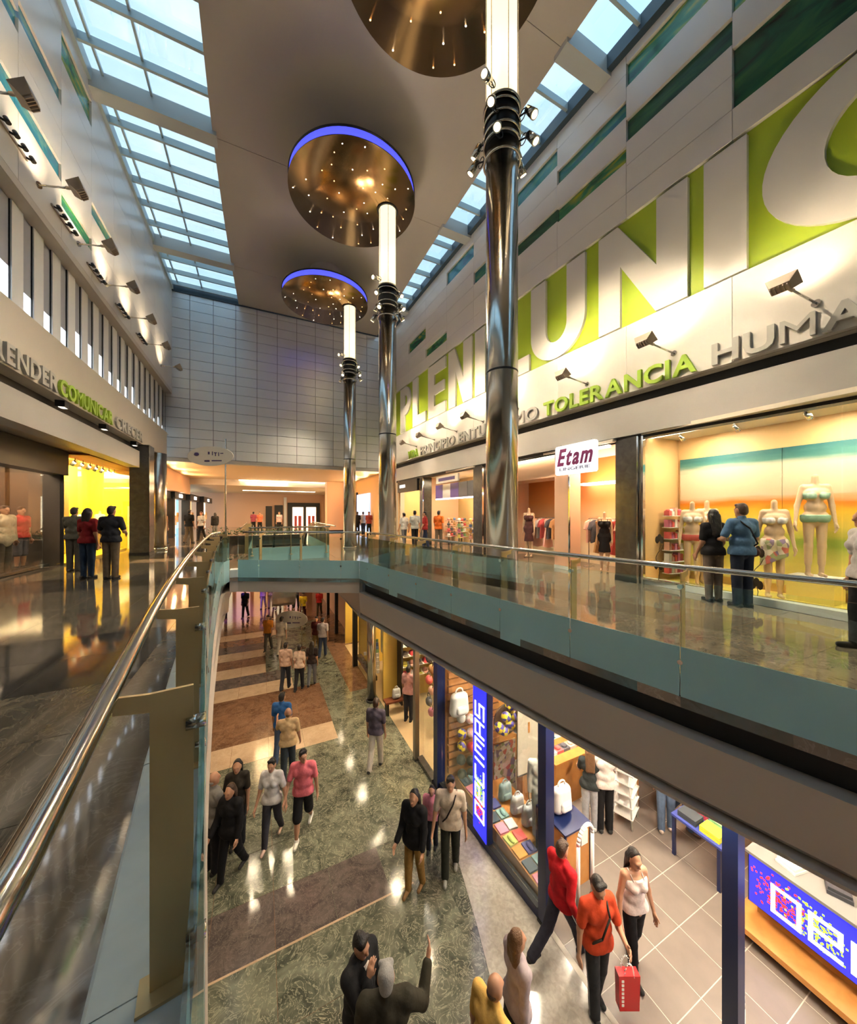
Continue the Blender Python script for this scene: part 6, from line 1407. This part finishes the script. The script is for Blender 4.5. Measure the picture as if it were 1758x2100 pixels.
# mannequins
MQ = dict(mannequin=True, female=True, name='mannequin', cat='mannequin', hair=None, topk='bikini')
def at9(px, X): p = at_x(px, 1100, X); return p
p = at9(1588, 8.70); person((p.x, p.y, .05), 215, 1.95, 'headless mannequin in white and red bikini with floral sarong', (.72, .70, .72), (.5, .1, .1), botk='sarong', arms=((4, 12, 10), (-4, 12, 10)), **MQ)
p = at9(1672, 8.98); person((p.x, p.y, .50), 215, 1.95, 'headless mannequin in green patterned bikini raised on a block', (.35, .52, .42), (.30, .48, .36), botk='bikini', arms=((2, 10, 8), (2, 16, 14)), **MQ)
t = thing('display_block', 'pale block under the raised mannequin', 'block', (p.x, p.y, .05)); box('block', P('yellow_block', (.8, .66, .2), .4), t, -.25, .25, -.3, .3, 0, .44); box('top', M_whitep, t, -.26, .26, -.31, .31, .44, .45)
p = at9(1420, 8.62); person((p.x, p.y, .05), 215, 1.95, 'headless mannequin in white top and red bikini, leftmost in the window', (.74, .70, .70), (.6, .12, .10), botk='bikini', arms=((4, 10, 10), (4, 10, 10)), **MQ)
p = at9(1450, 9.05); person((p.x, p.y, .05), 215, 1.98, 'headless mannequin in white and pink bikini behind the dark-haired woman', (.76, .72, .72), (.6, .1, .16), botk='bikini', arms=((4, 10, 10), (4, 10, 10)), **MQ)
MQ2 = dict(MQ, topk='tee')
p = at_x(42, 1100, -6.15); person((p.x, p.y, .02), -20, 1.78, 'mannequin in red printed T-shirt and grey shorts in the dark left window', (.55, .03, .03), (.12, .11, .12), botk='shorts', mannequin=False, topk='tee', hair='brown', name='mannequin', cat='mannequin', skin='m')
p = at_x(8, 1100, -6.05); person((p.x, p.y, .02), -20, 1.8, 'mannequin in long cream coat at the left edge', (.62, .52, .36), (.1, .08, .06), botk='long', mannequin=False, topk='coat', hair='brown', name='mannequin', cat='mannequin', skin='m')
p = at9(1085, 8.4); person((p.x, p.y, .1), 215, 1.8, 'mannequin in dark dress left of the cream pillar', (.08, .03, .03), (.08, .03, .03), botk='skirt', arms=rest(), **dict(MQ, topk='tank'))
p = at9(1240, 8.6); person((p.x, p.y, .02), 215, 1.74, 'mannequin in black dress right of the cream pillar', BK, BK, botk='skirt', arms=rest(), **dict(MQ, topk='tank'))
for k, px in enumerate((172, 205)):
    p = at_x(px, 1100, -6.2); person((p.x, p.y, .06), -30, 1.75, ['mannequin in white shirt in the yellow window, left', 'mannequin in pale shirt in the yellow window, right'][k], (.72, .68, .55), (.3, .2, .08), 'tee', mannequin=True, hair=None, name='mannequin', cat='mannequin', vx=.016)
p = at_y(1107, 1765, 5.08); person((p.x, 5.08, Z1 + .265), 240, 1.72, 'headless mannequin in pale tracksuit inside the sports window', (.62, .62, .56), (.5, .55, .55), 'long', mannequin=True, hair=None, name='mannequin', cat='mannequin')
